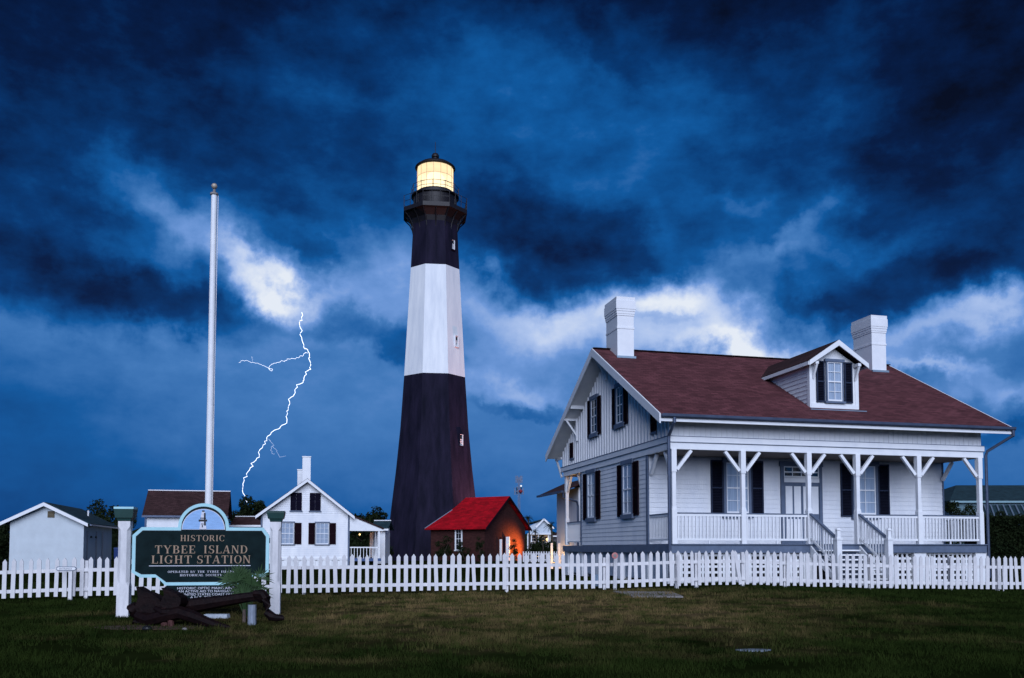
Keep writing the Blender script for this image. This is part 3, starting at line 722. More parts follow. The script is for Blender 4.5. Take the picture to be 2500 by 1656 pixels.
MB().lathe([(2.36, 38.0), (2.36, 39.55), (2.46, 39.6)], 32).build('watch_room', ironp, T, True)
b = MB(); 
for k in range(16):
    a = 2*math.pi*k/16; b.box(0, 0, 0, 0, 0, 0); o_ = len(b.v)-8; b.v = b.v[:o_]; b.f = b.f[:-6]
    c, s = math.cos(a), math.sin(a); b.bar((2.375*c, 2.375*s, 38.02), (2.375*c, 2.375*s, 39.5), .03, .09)
b.build('plate_ribs', ironp, T)
MB().lathe([(2.3, 39.55), (2.62, 39.66), (2.62, 39.80), (1.9, 39.84)], 32).build('lantern_deck', ironp, T, True)
ringrail(2.58, 39.8, 40.75, 12, 1, 'lantern_rail')
MB().lathe([(2.02, 39.84), (2.02, 40.22), (1.97, 40.26)], 32).build('lantern_sill', ironp, T, True)
def lit_glass(name, col, st, tr_):
    m = emit_mat(name, col, st, tuple(min(1, c*1.12) for c in col), 1.4); t = m.node_tree; e = [n for n in t.nodes if n.type == 'EMISSION'][0]; o = [n for n in t.nodes if n.type == 'OUTPUT_MATERIAL'][0]
    tr = t.nodes.new('ShaderNodeBsdfTransparent'); mx = t.nodes.new('ShaderNodeMixShader'); mx.inputs[0].default_value = tr_
    t.links.new(e.outputs[0], mx.inputs[1]); t.links.new(tr.outputs[0], mx.inputs[2]); t.links.new(mx.outputs[0], o.inputs[0]); return m
paneb = lit_glass('lantern_glass_bottom', (1.0, .76, .46), 1.45, .35); panem = lit_glass('lantern_glass_middle', (1.0, .76, .46), 1.45, .35); warmglass = lit_glass('lantern_glass_top', (1.0, .72, .42), 1.3, .3)
MB().lathe([(.5, 40.3), (.85, 40.6), (1.05, 41.0), (1.1, 41.45), (1.05, 41.9), (.8, 42.3), (.4, 42.5)], 20).build('lens', emit_mat('lens_light', (1, .88, .60), 3.0), T, True)
GZ = [40.26, 41.0, 41.85, 42.92]; NG = 16
for j in range(3):
    pm = None
    for k in range(NG):
        a = 2*math.pi*(k+.5)/NG; hwp = 1.93*math.tan(math.pi/NG)-.012
        if pm is None:
            pm = MB().box(-.012, .012, -hwp, hwp, GZ[j]+.02, GZ[j+1]-.02).build('lantern_pane', (paneb, panem, warmglass)[j], T); pm.location = (1.93*math.cos(a), 1.93*math.sin(a), 0); pm.rotation_euler.z = a
        else: link('lantern_pane', pm.data, T, (1.93*math.cos(a), 1.93*math.sin(a), 0), a)
barm = mat('bronze_glazing_bar', (.55, .32, .16), .5, .2, 5)
for k in range(NG):
    a = 2*math.pi*k/NG; c, s = 1.975*math.cos(a), 1.975*math.sin(a)
    MB().bar((c, s, 40.24), (c, s, 42.95), .035, .05, (math.cos(a), math.sin(a), 0)).build('glazing_bar', barm, T)
for z in GZ[1:3]:
    b = MB()
    for k in range(NG):
        a, a2 = 2*math.pi*k/NG, 2*math.pi*(k+1)/NG; b.bar((1.98*math.cos(a), 1.98*math.sin(a), z), (1.98*math.cos(a2), 1.98*math.sin(a2), z), .035, .03)
    b.build('glazing_ring', barm, T)
MB().lathe([(2.10, 42.90), (2.22, 42.98), (2.18, 43.10), (1.7, 43.45), (1.1, 43.72), (.45, 43.92), (.34, 44.0), (.30, 44.18), (.40, 44.26), (.42, 44.45), (.30, 44.66), (.08, 44.76), (.03, 44.8), (.03, 46.0)], 32).build('lantern_roof', ironp, T, True)
# tower windows on the right-hand face
fa = A0+R(22.5)
for z, w_, h_ in ((33.45, .44, 1.05), (22.8, .44, 1.1), (12.1, .48, 1.2)):
    r = rr(z+h_/2)*math.cos(R(22.5)); nx_, ny_ = math.cos(fa), math.sin(fa)
    tx, ty = -ny_, nx_
    off = .10
    o = bpy.data.objects.new('tower_window', None); 
    b = MB(); b.box(-w_/2-.10, -w_/2, -.16, .5, -.08, h_+.08); b.box(w_/2, w_/2+.10, -.16, .5, -.08, h_+.08); b.box(-w_/2, w_/2, -.16, .5, h_, h_+.08); b.box(-w_/2, w_/2, -.18, .5, -.10, 0)
    f = b.build('tower_window', whitet if 20 < z < 31 else blackp, T, loc=(nx_*r+tx*off, ny_*r+ty*off, z), rz=fa+R(90))
    MB().box(-w_/2, w_/2, -.02, .3, 0, h_).build('dark_room', dark, f)
    s_ = MB(); s_.box(-w_/2, -w_/2+.06, -.10, -.05, 0, h_); s_.box(w_/2-.06, w_/2, -.15, -.05, 0, h_); s_.box(-w_/2+.06, w_/2-.06, -.10, -.05, 0, .08); s_.box(-w_/2+.06, w_/2-.06, -.10, -.05, h_-.06, h_)
    for i in (1, 2): s_.box(-w_/2+w_*i/3-.02, -w_/2+w_*i/3+.02, -.09, -.06, .08, h_*.55)
    for i in (1, 2, 3): s_.box(-w_/2+.06, w_/2-.06, -.088, -.062, h_*i/5.5-.02, h_*i/5.5+.02)
    s_.build('sash', white, f)

# ------------------------------------------------------------------ red roofed oil house
BR = thing('oil_house', 'small dark brick building with bright red roof against the foot of the lighthouse', 'building', (-2.49, 80.0, 0), math.atan2(6, 3.77))
# local x: along the gable wall (right-back); local y: back-left
def bb(name, m, *a, **k): return MB().box(*a).build(name, m, BR, **k)
GW, BL, EVZ, RDZ = 7.1, 6.1, 3.35, 6.05
MB().prism([(0, -.1), (GW, -.1), (GW, EVZ), (GW/2, RDZ-.1), (0, EVZ)], .3, 'y', 0).build('gable_wall', brickd, BR, uv=True)
bb('wall', brickd, 0, .3, .301, BL, -.1, EVZ-.05, uv=True); bb('wall', brickd, GW-.3, GW, .301, BL, -.1, EVZ-.05, uv=True)
bb('wall', brickd, .301, GW-.301, BL-.3, BL, -.1, EVZ-.05, uv=True)
sl_ = (RDZ-EVZ)/(GW/2)
k = .45
MB().slab([(-k, -k, EVZ-k*sl_+.12), (GW/2, -k, RDZ+.12), (GW/2, 4.6, RDZ+.12), (1.95, 5.05, EVZ+1.95*sl_+.10), (-k, 6.5, EVZ-k*sl_+.12)], .14).build('roof_slope', redroof, BR, uv=True)
MB().slab([(GW+k, -k, EVZ-k*sl_+.12), (GW+k, 6.5, EVZ-k*sl_+.12), (GW/2, 4.6, RDZ+.12), (GW/2, -k, RDZ+.12)], .14).build('roof_slope', redroof, BR, uv=True)
MB().slab([(GW+k, 6.5, EVZ-k*sl_+.115), (-k, 6.5, EVZ-k*sl_+.115), (1.95, 5.07, EVZ+1.95*sl_+.09), (GW/2, 4.62, RDZ+.115)], .14).build('roof_slope', redroof, BR, uv=True)
MB().bar((-k, 6.5, EVZ-k*sl_+.14), (1.95, 5.05, EVZ+1.95*sl_+.12), .10, .05).build('flashing', gm, BR)
for s_ in (-1, 1):
    x = GW/2+s_*(GW/2+k)
    MB().prism([(x, EVZ-k*sl_-.12), (x, EVZ-k*sl_+.10), (GW/2, RDZ+.10), (GW/2, RDZ-.12)], -k-.05, 'y', -k-.002).build('bargeboard', shutm, BR)
window(BR, (-.02, 2.85, 1.12), R(-90), .62, 2.05, 2, 4, cas=white, gl=dglass, back=dark, cw=.10, head=.1, sill=.10, panes=True)
bb('door', shutm, 2.55, 3.48, -.05, -.002, 0, 2.3)
D_ = bb('door_leaf', white, 3.50, 3.60, -.45, -.06, .1, 2.35)
bb('door_leaf', white, 2.42, 2.48, -.30, -.06, .1, 2.1)
# flood lamp that lights the tower and the gable
def lamp_thing(name, label, px, Yd, energy, col, size=.2, h=.5, aim=None, cone=60):
    p = at(px, 1370, Yd); z = gz(p.x, p.y)
    t = thing(name, label, 'lamp', (p.x, p.y, z))
    MB().tube([(0, 0, 0), (0, 0, h*.6)], .04, 6).build('stand', ironp, t); MB().lathe([(.10, h*.6), (.16, h*.7), (.17, h)], 12).build('lamp_housing', ironp, t)
    MB().lathe([(.15, h+.001), (.13, h+.02)], 12).build('lens', litm, t)
    l = bpy.data.lights.new(name+'_light', 'SPOT' if aim else 'POINT'); l.energy = energy; l.color = col; l.shadow_soft_size = size
    o = bpy.data.objects.new(name+'_light', l); C.objects.link(o); o.parent = t; o.location = (0, 0, h+.25)
    if aim: l.spot_size = R(cone); l.spot_blend = .8; o.rotation_euler = (-(Vector(aim)-Vector((p.x, p.y, z+h+.25)))).to_track_quat('Z', 'Y').to_euler()
    return t
lamp_thing('ground_lamp', 'small ground lamp glowing orange on the grass right of the brick gable', 1314, 83.8, 5200, (1, .30, .05), .06, .35, (.0, 84.4, 1.2), 92)
FLT = thing('tower_floodlight', 'floodlight on the grass right of the tower foot, washing the tower with pink light', 'floodlight', (1.2, 92.5, gz(1, 92)))
MB().box(-.2, .2, -.2, .2, 0, .12).build('base_plate', ironp, FLT); MB().tube([(0, 0, .12), (0, 0, .45)], .05, 8).build('stand', ironp, FLT)
MB().bar((.12, -.02, .45), (-.18, .02, .72), .34, .28).build('lamp_housing', ironp, FLT); MB().bar((-.181, .02, .722), (-.2, .02, .737), .28, .22).build('lens', litm, FLT)
l = bpy.data.lights.new('tower_floodlight_light', 'SPOT'); l.energy = 16000; l.color = (1, .36, .30); l.spot_size = R(75); l.spot_blend = 1; l.shadow_soft_size = .2
o = bpy.data.objects.new('tower_floodlight_light', l); C.objects.link(o); o.parent = FLT; o.location = (-.3, 0, .85)
o.rotation_euler = (Vector((-.3, 0, .85))-Vector((-6.5, .5, 13))).to_track_quat('Z', 'Y').to_euler()
lamp_thing('path_lamp', 'low lamp lighting the pale bollards beside the cottage', 1356, 49, 60, (1, .55, .2), .1, .35)

# ------------------------------------------------------------------ generic small houses on the left
def Y_(px, Yd): return at(px, 1338, Yd).x
# white gable house
D = 62.0; x0, x1 = Y_(638, D), Y_(851, D); xm = Y_(748, D); zr = at(748, 1167, D).z; ze = at(863, 1259, D).z
HH = thing('gabled_house', 'white clapboard house seen gable on with two chimneys, right of the sign', 'house', (x0, D, 0), HA)
def wx(px):
    k = (px-1250)/F_*1.0015; return (k*D-x0)/(math.cos(HA)-k*math.sin(HA))
w = wx(851)
MB().prism([(0, -.2), (w, -.2), (w, ze+.28), (w*.515, zr-.12), (0, ze+.28)], 7.5, 'y', .03).build('wall', white2, HH)
siding('front_siding', white2, HH, 0, w, .6, ze+.2, 0, pitch=.15, gable=None)
b = MB(); z = ze+.2
while z < zr-.25:
    kx = (zr-.2-z)/(zr-.2-ze-.2); b.box(w*.515-w*.515*kx, w*.515+w*.485*kx, -.022, .0, z, z+.02); b.box(w*.515-w*.515*kx, w*.515+w*.485*kx, -.008, .02, z+.02, z+.15); z += .15
stuff(b.build('gable_siding', white2, HH))
ov = .42
for s_, xe in ((-1, -ov), (1, w+ov)):
    za = zr; xa = w*.515; zb = ze
    MB().slab([(xe, -ov, zb), (xa, -ov, za), (xa, 8, za), (xe, 8, zb)], .12).build('roof_slope', darkroof, HH, uv=True)
    MB().prism([(xe, zb-.24), (xe, zb-.03), (xa, za-.03), (xa, za-.26)], -ov-.05, 'y', -ov-.002).build('bargeboard', white, HH)
for x, y, a_, h_ in ((757-638, 1.2, .58, at(747, 1110, D).z), (724-638, 4.0, .50, at(729, 1144, D+3).z)):
    px = w*.515-.05 if y < 2 else w*.515-.42; c = MB(); c.box(px-a_/2, px+a_/2, y, y+a_, zr-1.2, h_); c.box(px-a_/2-.03, px+a_/2+.03, y-.03, y+a_+.03, h_+.001, h_+.08); c.build('chimney', white, HH)
dg = mat('purple_grey_shutter_paint', (.008, .007, .018), .7, .3, 4, spec=.04)
for xa, xb in ((709, 737), (756, 783)):
    z0, z1 = at(700, 1246, D).z, at(700, 1202, D).z; xc = (wx(xa)+wx(xb))/2; hw_ = (wx(xb)-wx(xa))/2
    for s_ in (-1, 1): shutter(HH, (xc+s_*hw_*.5, -.03, z0), 0, hw_*.98, z1-z0, m=dg)
    MB().box(xc-hw_-.05, xc+hw_+.05, -.09, -.024, z0-.09, z0-.002).build('window_sill', greytrim, HH)
for xa, xb, sl1, sl2 in ((686, 719, (671, 685), (720, 737)), (771, 804, (754, 770), (805, 821))):
    z0, z1 = at(700, 1329, D).z, at(700, 1276, D).z; xc = (wx(xa)+wx(xb))/2
    window(HH, (xc, -.026, z0), 0, wx(xb)-wx(xa)-.06, z1-z0, 3, 4, cw=.03, head=.09, sill=.06, back=curtain)
    for a_, c_ in (sl1, sl2): shutter(HH, ((wx(a_)+wx(c_))/2, -.03, z0), 0, wx(c_)-wx(a_), z1-z0)
MB().box(-.06, .06, -.05, .10, .5, ze+.25).build('corner_board', greytrim, HH); MB().box(w-.03, w+.09, -.05, .10, 0, ze+.25).build('corner_board', greytrim, HH)
MB().box(.061, w-.031, -.07, -.024, .45, .60).build('skirting_board', white, HH)
b = MB()
for i in range(14): x = .4+i*(w-.6)/14; b.box(x, x+.22, -.04, -.0, -.05, .44)
b.build('foundation_pier', white, HH)
# side porch
pw = wx(926)-w; zp = at(935, 1292, D).z
MB().slab([(w+.10, -.2, ze+.15), (w+pw+.35, -.2, zp+.12), (w+pw+.35, 7.2, zp+.12), (w+.10, 7.2, ze+.15)], .10).build('porch_roof', darkroof, HH, uv=True)
MB().prism([(w+.10, zp-.10), (w+pw+.3, zp-.10), (w+pw+.3, zp+.0), (w+.10, ze+.03)], -.10, 'y', -.02).build('porch_gable', white, HH)
for y in (0, 1.8, 3.6, 5.4, 7.0): MB().box(w+pw-.06, w+pw+.06, y-.06, y+.06, .55, zp-.101).build('porch_post', white, HH)
MB().box(w+.1, w+pw+.15, -.1, 7.1, .35, .55).build('porch_deck', mat('blue_deck_paint', (.05, .09, .20), .6, .2, 3), HH)
MB().box(w+.12, w+pw, -.06, -.02, 1.30, 1.38).build('rail', white, HH)
for i in range(9): MB().box(w+.2+i*.22, w+.24+i*.22, -.06, -.02, .551, 1.299).build('baluster', white, HH)
for i in range(16): MB().box(w+pw-.02, w+pw+.02, .3+i*.42, .34+i*.42, .551, 1.3).build('baluster', white, HH)
MB().box(w+.15, w+.16, 3.2, 3.7, .6, 2.6).build('lit_door', emit_mat('dim_lit_door', (1, .45, .12), .35), HH)
L_ = MB().sphere((w+1.2, 5.2, 2.35), .07, 6).build('porch_lamp', litm, HH)
l = bpy.data.lights.new('porch_light', 'POINT'); l.energy = 25; l.color = (1, .5, .2); o = bpy.data.objects.new('porch_light', l); C.objects.link(o); o.parent = L_; o.location = (w+1.2, 5.2, 2.2)

def simple_house(name, label, px0, px1, yr, ye, D, roof, depth, rz=0.0, hip0=0.0, hip1=0.0, wallm=white2, trim=white, ridge_trim=None, ov=.3, cat='building'):
    """long side towards the camera; hips in metres"""
    a, b_ = Y_(px0, D), Y_(px1, D); zr, ze = at(px0, yr, D+depth/2).z, at(px0, ye, D).z; k = (px1-1250)/F_; w = (k*D-a)/(math.cos(rz)-k*math.sin(rz))
    t = thing(name, label, cat, (a, D, 0), rz)
    MB().box(ov, w-ov, ov, depth-ov, -.1, ze-.05).build('wall', wallm, t)
    MB().slab([(0, 0, ze), (w, 0, ze), (w-hip1, depth/2, zr), (hip0, depth/2, zr)], .12).build('roof_slope', roof, t, uv=True)
    MB().slab([(w, depth, ze), (0, depth, ze), (hip0, depth/2, zr), (w-hip1, depth/2, zr)], .12).build('roof_slope', roof, t, uv=True)
    for x, xr, hp in ((0, hip0, hip0), (w, w-hip1, hip1)):
        if hp > .3: MB().slab([(x, 0, ze-.002), (xr, depth/2, zr-.002), (x, depth, ze-.002)], .12).build('roof_slope', roof, t, uv=True)
        else: MB().prism([(ov, ze-.06), (depth-ov, ze-.06), (depth/2, zr-.15)], x+(.1+ov if x == 0 else -.1-ov), 'x', x+(ov if x == 0 else -ov)).build('gable_wall', wallm, t)
    MB().box(-.02, w+.02, -.06, -.001, ze-.20, ze-.04).build('gutter', trim, t)
    if ridge_trim: MB().box(hip0, w-hip1, depth/2-.06, depth/2+.06, zr+.002, zr+.07).build('ridge_cap', ridge_trim, t)
    return t, w, zr, ze
t, w, zr, ze = simple_house('long_house', 'white building with plain dark brown roof behind the sign and flagpole', 345, 556, 1198, 1257, 70, darkroof, 5.5, rz=HA, ridge_trim=white, trim=gutm)
for px in (352, 540):
    MB().box(Y_(px, 70)-Y_(345, 70)-.05, Y_(px, 70)-Y_(345, 70)+.05, .2, .29, 0, ze-.22).build('downpipe', gutm, t)
for px in (420, 500):
    window(t, (Y_(px, 70)-Y_(345, 70), .29, 1.1), 0, .9, 1.5, 2, 4, cw=.1, head=.1, sill=.1, panes=True)
t, w, zr, ze = simple_house('low_house', 'low dark roof edged in white between the arch of the sign and the gabled house', 560, 640, 1262, 1281, 76, darkroof, 3.0, ridge_trim=white, trim=white)
MB().box(-.03, w+.03, -.10, -.061, ze-.42, ze-.30).build('gutter', gutm, t)
t, w, zr, ze = simple_house('porch_outbuilding', 'small white building with green roof between the gabled house and the lighthouse', 905, 948, 1272, 1290, 74, greenroof, 3.5, hip0=0, trim=white, ridge_trim=white)
# left shed: gable towards the camera
D = 50.0; a, b_ = Y_(23, D), Y_(205, D); w = b_-a; zr, ze = at(112, 1226, D).z, at(222, 1277, D).z
SH = thing('gabled_shed', 'plain pale blue white shed with a small square gable vent at the far left', 'shed', (a, D, 0), HA)
w = (((205-1250)/F_)*D-a)/(math.cos(HA)-((205-1250)/F_)*math.sin(HA))
sk = 0.0
def SK(x, y, z): return (x+y*sk, y, z)
ln = 8.2
b = MB(); pr = [(0, -.1), (w, -.1), (w, ze+.12), (w*.49, zr-.1), (0, ze+.12)]
n5 = len(pr); b.add([SK(x, 0, z) for x, z in pr]+[SK(x, ln, z) for x, z in pr], [tuple(range(n5)), tuple(range(2*n5-1, n5-1, -1))]+[(i, i+n5, (i+1) % n5+n5, (i+1) % n5) for i in range(n5)])
shw = mat('cool_white_shed_paint', (.50, .55, .58), .7, .08, 1.5, .1, 20)
b.build('wall', shw, SH)
for xe in (-.42, w+.38):
    MB().slab([SK(xe, -.3, ze), SK(w*.49, -.3, zr), SK(w*.49, ln+.3, zr), SK(xe, ln+.3, ze)], .08).build('roof_slope', greenroof, SH, uv=True)
    MB().prism([(xe-.1, ze-.20), (xe-.1, ze-.01), (w*.49-.1, zr-.01), (w*.49-.1, zr-.22)], -.36, 'y', -.305).build('bargeboard', white, SH)
MB().bar(SK(w+.42, -.3, ze-.10), SK(w+.42, ln+.3, ze-.10), .08, .10).build('gutter', gutm, SH)
MB().box(w*.50, w*.50+.36, -.03, -.002, zr-.86, zr-.50).build('gable_vent', mat('brown_vent', (.10, .08, .05), .8, .3, 10), SH)
yv = 1.0
for y, m_, hh in ((.7, blackm, 2.3), (3.2, blackm, 2.3), (5.0, blackm, 2.3)):
    p = SK(w+.012, y, 0); MB().add([SK(w+.02, y, .1), SK(w+.02, y+.35, .1), SK(w+.02, y+.35, hh), SK(w+.02, y, hh), SK(w-.02, y, .1), SK(w-.02, y+.35, .1), SK(w-.02, y+.35, hh), SK(w-.02, y, hh)],
        [(0, 1, 2, 3), (7, 6, 5, 4), (0, 4, 5, 1), (3, 2, 6, 7), (0, 3, 7, 4), (1, 5, 6, 2)]).build('door_gap', greytrim, SH)
for y in (1.4, 2.7): MB().sphere(SK(w+.12, y, 1.95), .07, 5).build('wall_lamp', blackm, SH)
vp = at(225, 1245, 56); tp_ = thing('vent_pipe', 'short white vent pipe rising from the dark roof of the left shed', 'pipe', (vp.x, vp.y-.5, vp.z-.35)); MB().tube([(0, 0, -.3), (0, 0, .28)], .05, 8).build('pipe', white, tp_)
wb = thing('wheelie_bin', 'dark blue bin standing by the shed beside the left sign post', 'bin', at(298, 1375, 49)); b_b = mat('blue_plastic', (.01, .03, .12), .4, .2, 3)
wb.location.z = 0; MB().box(-.28, .28, -.3, .3, .1, 1.25, -.04, -.05).build('bin_body', b_b, wb); MB().box(-.34, .34, -.38, .36, 1.252, 1.32, .03, .03).build('lid', b_b, wb)
for x in (-.2, .2): MB().tube([(x-.03, .25, .1), (x+.03, .25, .1)], .1, 10).build('wheel', blackm, wb)

# far right roofs
t, w, zr, ze = simple_house('hall_building', 'large dark green hipped roof building beyond the right end of the porch', 2322, 2760, 1185, 1222, 75, greenroof, 12, hip0=3.6, trim=mat('pale_teal_fascia', (.20, .32, .36), .6, .1, 3), wallm=mat('teal_wall', (.10, .17, .2), .7, .1, 2))
PG = thing('ribbed_roof_shelter', 'low shelter with a dark roof of pale standing ribs, far right', 'shelter', (Y_(2395, 58), 58, 0))
z0, z1 = at(2400, 1262, 58).z, at(2450, 1233, 61).z
MB().slab([(0, 0, z0), (6, 0, z0), (7.6, 3.4, z1), (1.6, 3.4, z1)], .08).build('roof_panel', greenroof, PG, uv=True)
for i in range(14): MB().bar((.1+i*.43, 0, z0+.04), (1.7+i*.43, 3.4, z1+.04), .09, .05).build('roof_rib', gm, PG)
for x in (.4, 5.6):
    for y in (.3, 3.0): MB().box(x+y*.4, x+y*.4+.14, y, y+.14, 0, z0-.05+y*(z1-z0)/3.4).build('post', greytrim, PG)
# rear kitchen behind the cottage (its eave shows left of the cottage)
D = 47; KH = thing('rear_kitchen', 'outbuilding with dark roof and curved downpipe glimpsed behind the rear porch of the cottage', 'building', (Y_(1413, D), D, 0), HA)
z_e, z_r = at(1366, 1199, D).z, at(1420, 1166, D).z
MB().box(0, 3.4, 0, 4, 0, z_e+.2).build('wall', white2, KH)
MB().slab([(-.98, -.4, z_e), (-.98, 4.4, z_e), (.6, 4.4, z_r), (.6, -.4, z_r)], .10).build('roof_slope', darkroof, KH, uv=True)
MB().slab([(.6, -.4, z_r), (.6, 4.4, z_r), (3.8, 4.4, z_e), (3.8, -.4, z_e)], .10).build('roof_slope', darkroof, KH, uv=True)
MB().bar((-1.04, -.45, z_e-.07), (-1.04, 4.4, z_e-.07), .13, .11).build('gutter', gutm, KH)
MB().tube([(-1.0, -.35, z_e-.12), (-.95, -.35, z_e-.36), (-.55, -.3, z_e-.48), (-.15, -.16, z_e-.58), (-.07, -.1, z_e-.8), (-.07, -.1, .1)], .06, 8).build('downpipe', gutm, KH, True)

# ------------------------------------------------------------------ far houses with lights (between the red roof and the cottage)
D = 120; gp = at(1300, 1300, D)
G2 = thing('distant_house', 'distant pale grey house with a white gable and lit windows beyond the red roofed building', 'house', (Y_(1282, D), D, 0))
w = Y_(1345, D)-Y_(1282, D); zr, ze = at(1330, 1267, D).z, at(1300, 1288, D).z
MB().prism([(.6, 0), (w, 0), (w, ze), (w*.73, zr-.1), (.6, ze+.2)], 8, 'y', 0).build('wall', mat('grey_house_paint', (.45, .5, .55), .7, .1, 1), G2)
MB().slab([(-.2, -.4, ze+.5), (w*.73, -.4, zr), (w*.73, 8, zr), (-.2, 8, ze+.5)], .15).build('roof_slope', greenroof, G2, uv=True)
MB().slab([(w*.73, -.4, zr), (w+.4, -.4, ze-.05), (w+.4, 8, ze-.05), (w*.73, 8, zr)], .15).build('roof_slope', greenroof, G2, uv=True)
MB().bar((w*.42, -.45, ze-.0), (w*.73, -.45, zr-.05), .08, .22).build('bargeboard', white, G2); MB().bar((w*.73, -.45, zr-.05), (w+.4, -.45, ze-.15), .08, .22).build('bargeboard', white, G2)
for px, y0, y1 in ((1302, 1322, 1308), (1318, 1322, 1310), (1330, 1322, 1310)):
    x = Y_(px, D)-Y_(1282, D); window(G2, (x, -.02, at(px, y0, D).z), 0, .8, at(px, y1, D).z-at(px, y0, D).z, 2, 2, cas=white, back=dark, gl=dglass)
for px in (1288, 1297, 1314, 1338): x = Y_(px, D)-Y_(1282, D); MB().box(x-.08, x+.08, -1.6, -1.45, 0, at(px, 1306, D).z).build('porch_post', white, G2)
MB().box(.3, w, -1.8, -.01, at(1300, 1306, D).z, at(1300, 1303, D).z).build('porch_roof', white, G2)
for px, py in ((1311, 1326), (1323, 1321), (1336, 1318)):
    x = Y_(px, D)-Y_(1282, D); MB().sphere((x, -1.2, at(px, py, D).z), .22, 6).build('lit_lamp', litm, G2)
D = 110; G3 = thing('distant_cottage', 'distant low house with brown roof just left of the large cottage', 'house', (Y_(1352, D), D, 0))
w = Y_(1420, D)-Y_(1352, D)
MB().box(0, w, 0, 5, 0, at(1360, 1307, D).z).build('wall', mat('brown_house_wall', (.10, .09, .10), .8, .2, 2), G3)
MB().slab([(-.3, -.5, at(1360, 1307, D).z), (w, -.5, at(1360, 1307, D).z), (w, 3, at(1360, 1295, D).z), (.8, 3, at(1360, 1295, D).z)], .2).build('roof_slope', darkroof, G3, uv=True)
MB().box(-.3, w, -.58, -.501, at(1360, 1311, D).z, at(1360, 1308, D).z).build('porch_beam', white, G3)
for px in (1367, 1380, 1395): x = Y_(px, D)-Y_(1352, D); MB().box(x-.07, x+.07, -.56, -.45, 0, at(px, 1311, D).z).build('porch_post', white, G3)
# orange-lit bollards
for i, (px, yt, yb, lab) in enumerate(((1347, 1326, 1372, 'leftmost of three pale timber bollards glowing in lamplight left of the cottage'), (1365.5, 1326, 1372, 'middle one of three pale bollards lit orange left of the cottage'), (1378, 1326, 1374, 'pale bollard lit bright orange, nearest the corner of the cottage'))):
    p = at(px, yt, 50); o = MB().box(-.07, .07, -.07, .07, 0, p.z, .01, .01).build('bollard', fencew, loc=(p.x, 50+.3*i, 0)); tag(o, lab, 'bollard', 'lamp lit bollards by the cottage')

# ------------------------------------------------------------------ picket fence
FX = [-30, 200, 735, 1232, 1490, 1650, 1812, 1920, 2130, 2325, 2440, 2540]
FD = [22.35, 22.65, 23.3, 24.25, 24.8, 25.1, 25.5, 25.85, 26.35, 26.6, 26.75, 26.85]
FZ = [1463, 1455, 1447.5, 1440, 1436.5, 1430, 1427, 1430.5, 1436, 1438, 1438.5, 1439]
SPX = ([0, 100, 735, 950, 1380, 1600, 1700, 1960, 2100, 2320, 2500], [21.2, 21.1, 19.4, 18.9, 17.9, 17.3, 16.8, 16.3, 15.2, 14.7, 14.5])
def fpt(px): d = float(np.interp(px, FX, FD)); return at(px, float(np.interp(px, FX, FZ)), d)
FN = thing('picket_fence', 'long white picket fence of pointed boards crossing the whole lawn', 'fence', (0, 24, 0))
def fr(p): return Vector((p.x, p.y-24, p.z))
pkm = []
for k in range(4):
    hw = .052+.003*(k-1.5); h = .985+.006*k
    pkm.append(MB().prism([(-hw, 0), (hw, 0), (hw+.001*k, h-.075), (.004, h), (-hw, h-.075)], .011, 'y', -.011).build('picket', fencew, FN).data)
for o in list(FN.children): bpy.data.objects.remove(o)
px = -12; npk = 0
while px < 2530:
    if not (2118 < px < 2121):
        p = fr(fpt(px)); q = fr(fpt(px+4)); a = math.atan2(q.y-p.y, q.x-p.x)
        o = link('picket', random.choice(pkm), FN, (p.x, p.y, p.z+random.gauss(0, .006)), a)
        o.rotation_euler = (random.gauss(0, .012), random.gauss(0, .018), a)
        if abs(px-1812) < 9: o.rotation_euler.y = -.17
        if abs(px-1161) < 9: o.rotation_euler.y = -.05
        npk += 1
    px += float(np.interp(px, *SPX))
for i in range(len(FX)-1):
    a, b_ = fr(fpt(FX[i]+.5)), fr(fpt(FX[i+1]-.5)); d = (b_-a).normalized(); nrm = Vector((-d.y, d.x, 0)).normalized()
    for z in (.17, .66): MB().bar(a+nrm*.032+Vector((0, 0, z)), b_+nrm*.032+Vector((0, 0, z)), .038, .088).build('rail', fencew, FN)
for px, h in ((207, .90), (742, .86), (1238, .90), (1478, .86), (1655, .90), (1703, .92), (1817, .93), (1920, .95), (2128, 1.0), (2325, .98), (2440, .9)):
    p = fr(fpt(px)); q = fr(fpt(px+4)); d = (q-p).normalized(); n_ = Vector((-d.y, d.x, 0)).normalized(); c = p+n_*.10
    o = MB().box(-.045, .045, -.045, .045, -.15, h).build('fence_post', fencew, FN, loc=c, rz=math.atan2(d.y, d.x))
# loose board leaning on the fence
for px, lab, hh in ((1467, 'pale blue board propped upright against the pickets left of the cottage door', .38),):
    p = fpt(px); o = MB().box(-.22, .22, -.02, 0, .05, hh, .01, 0).build('loose_board', mat('pale_blue_board', (.30, .42, .55), .7, .1, 5), loc=(p.x, p.y+.30, p.z)); tag(o, lab, 'board')
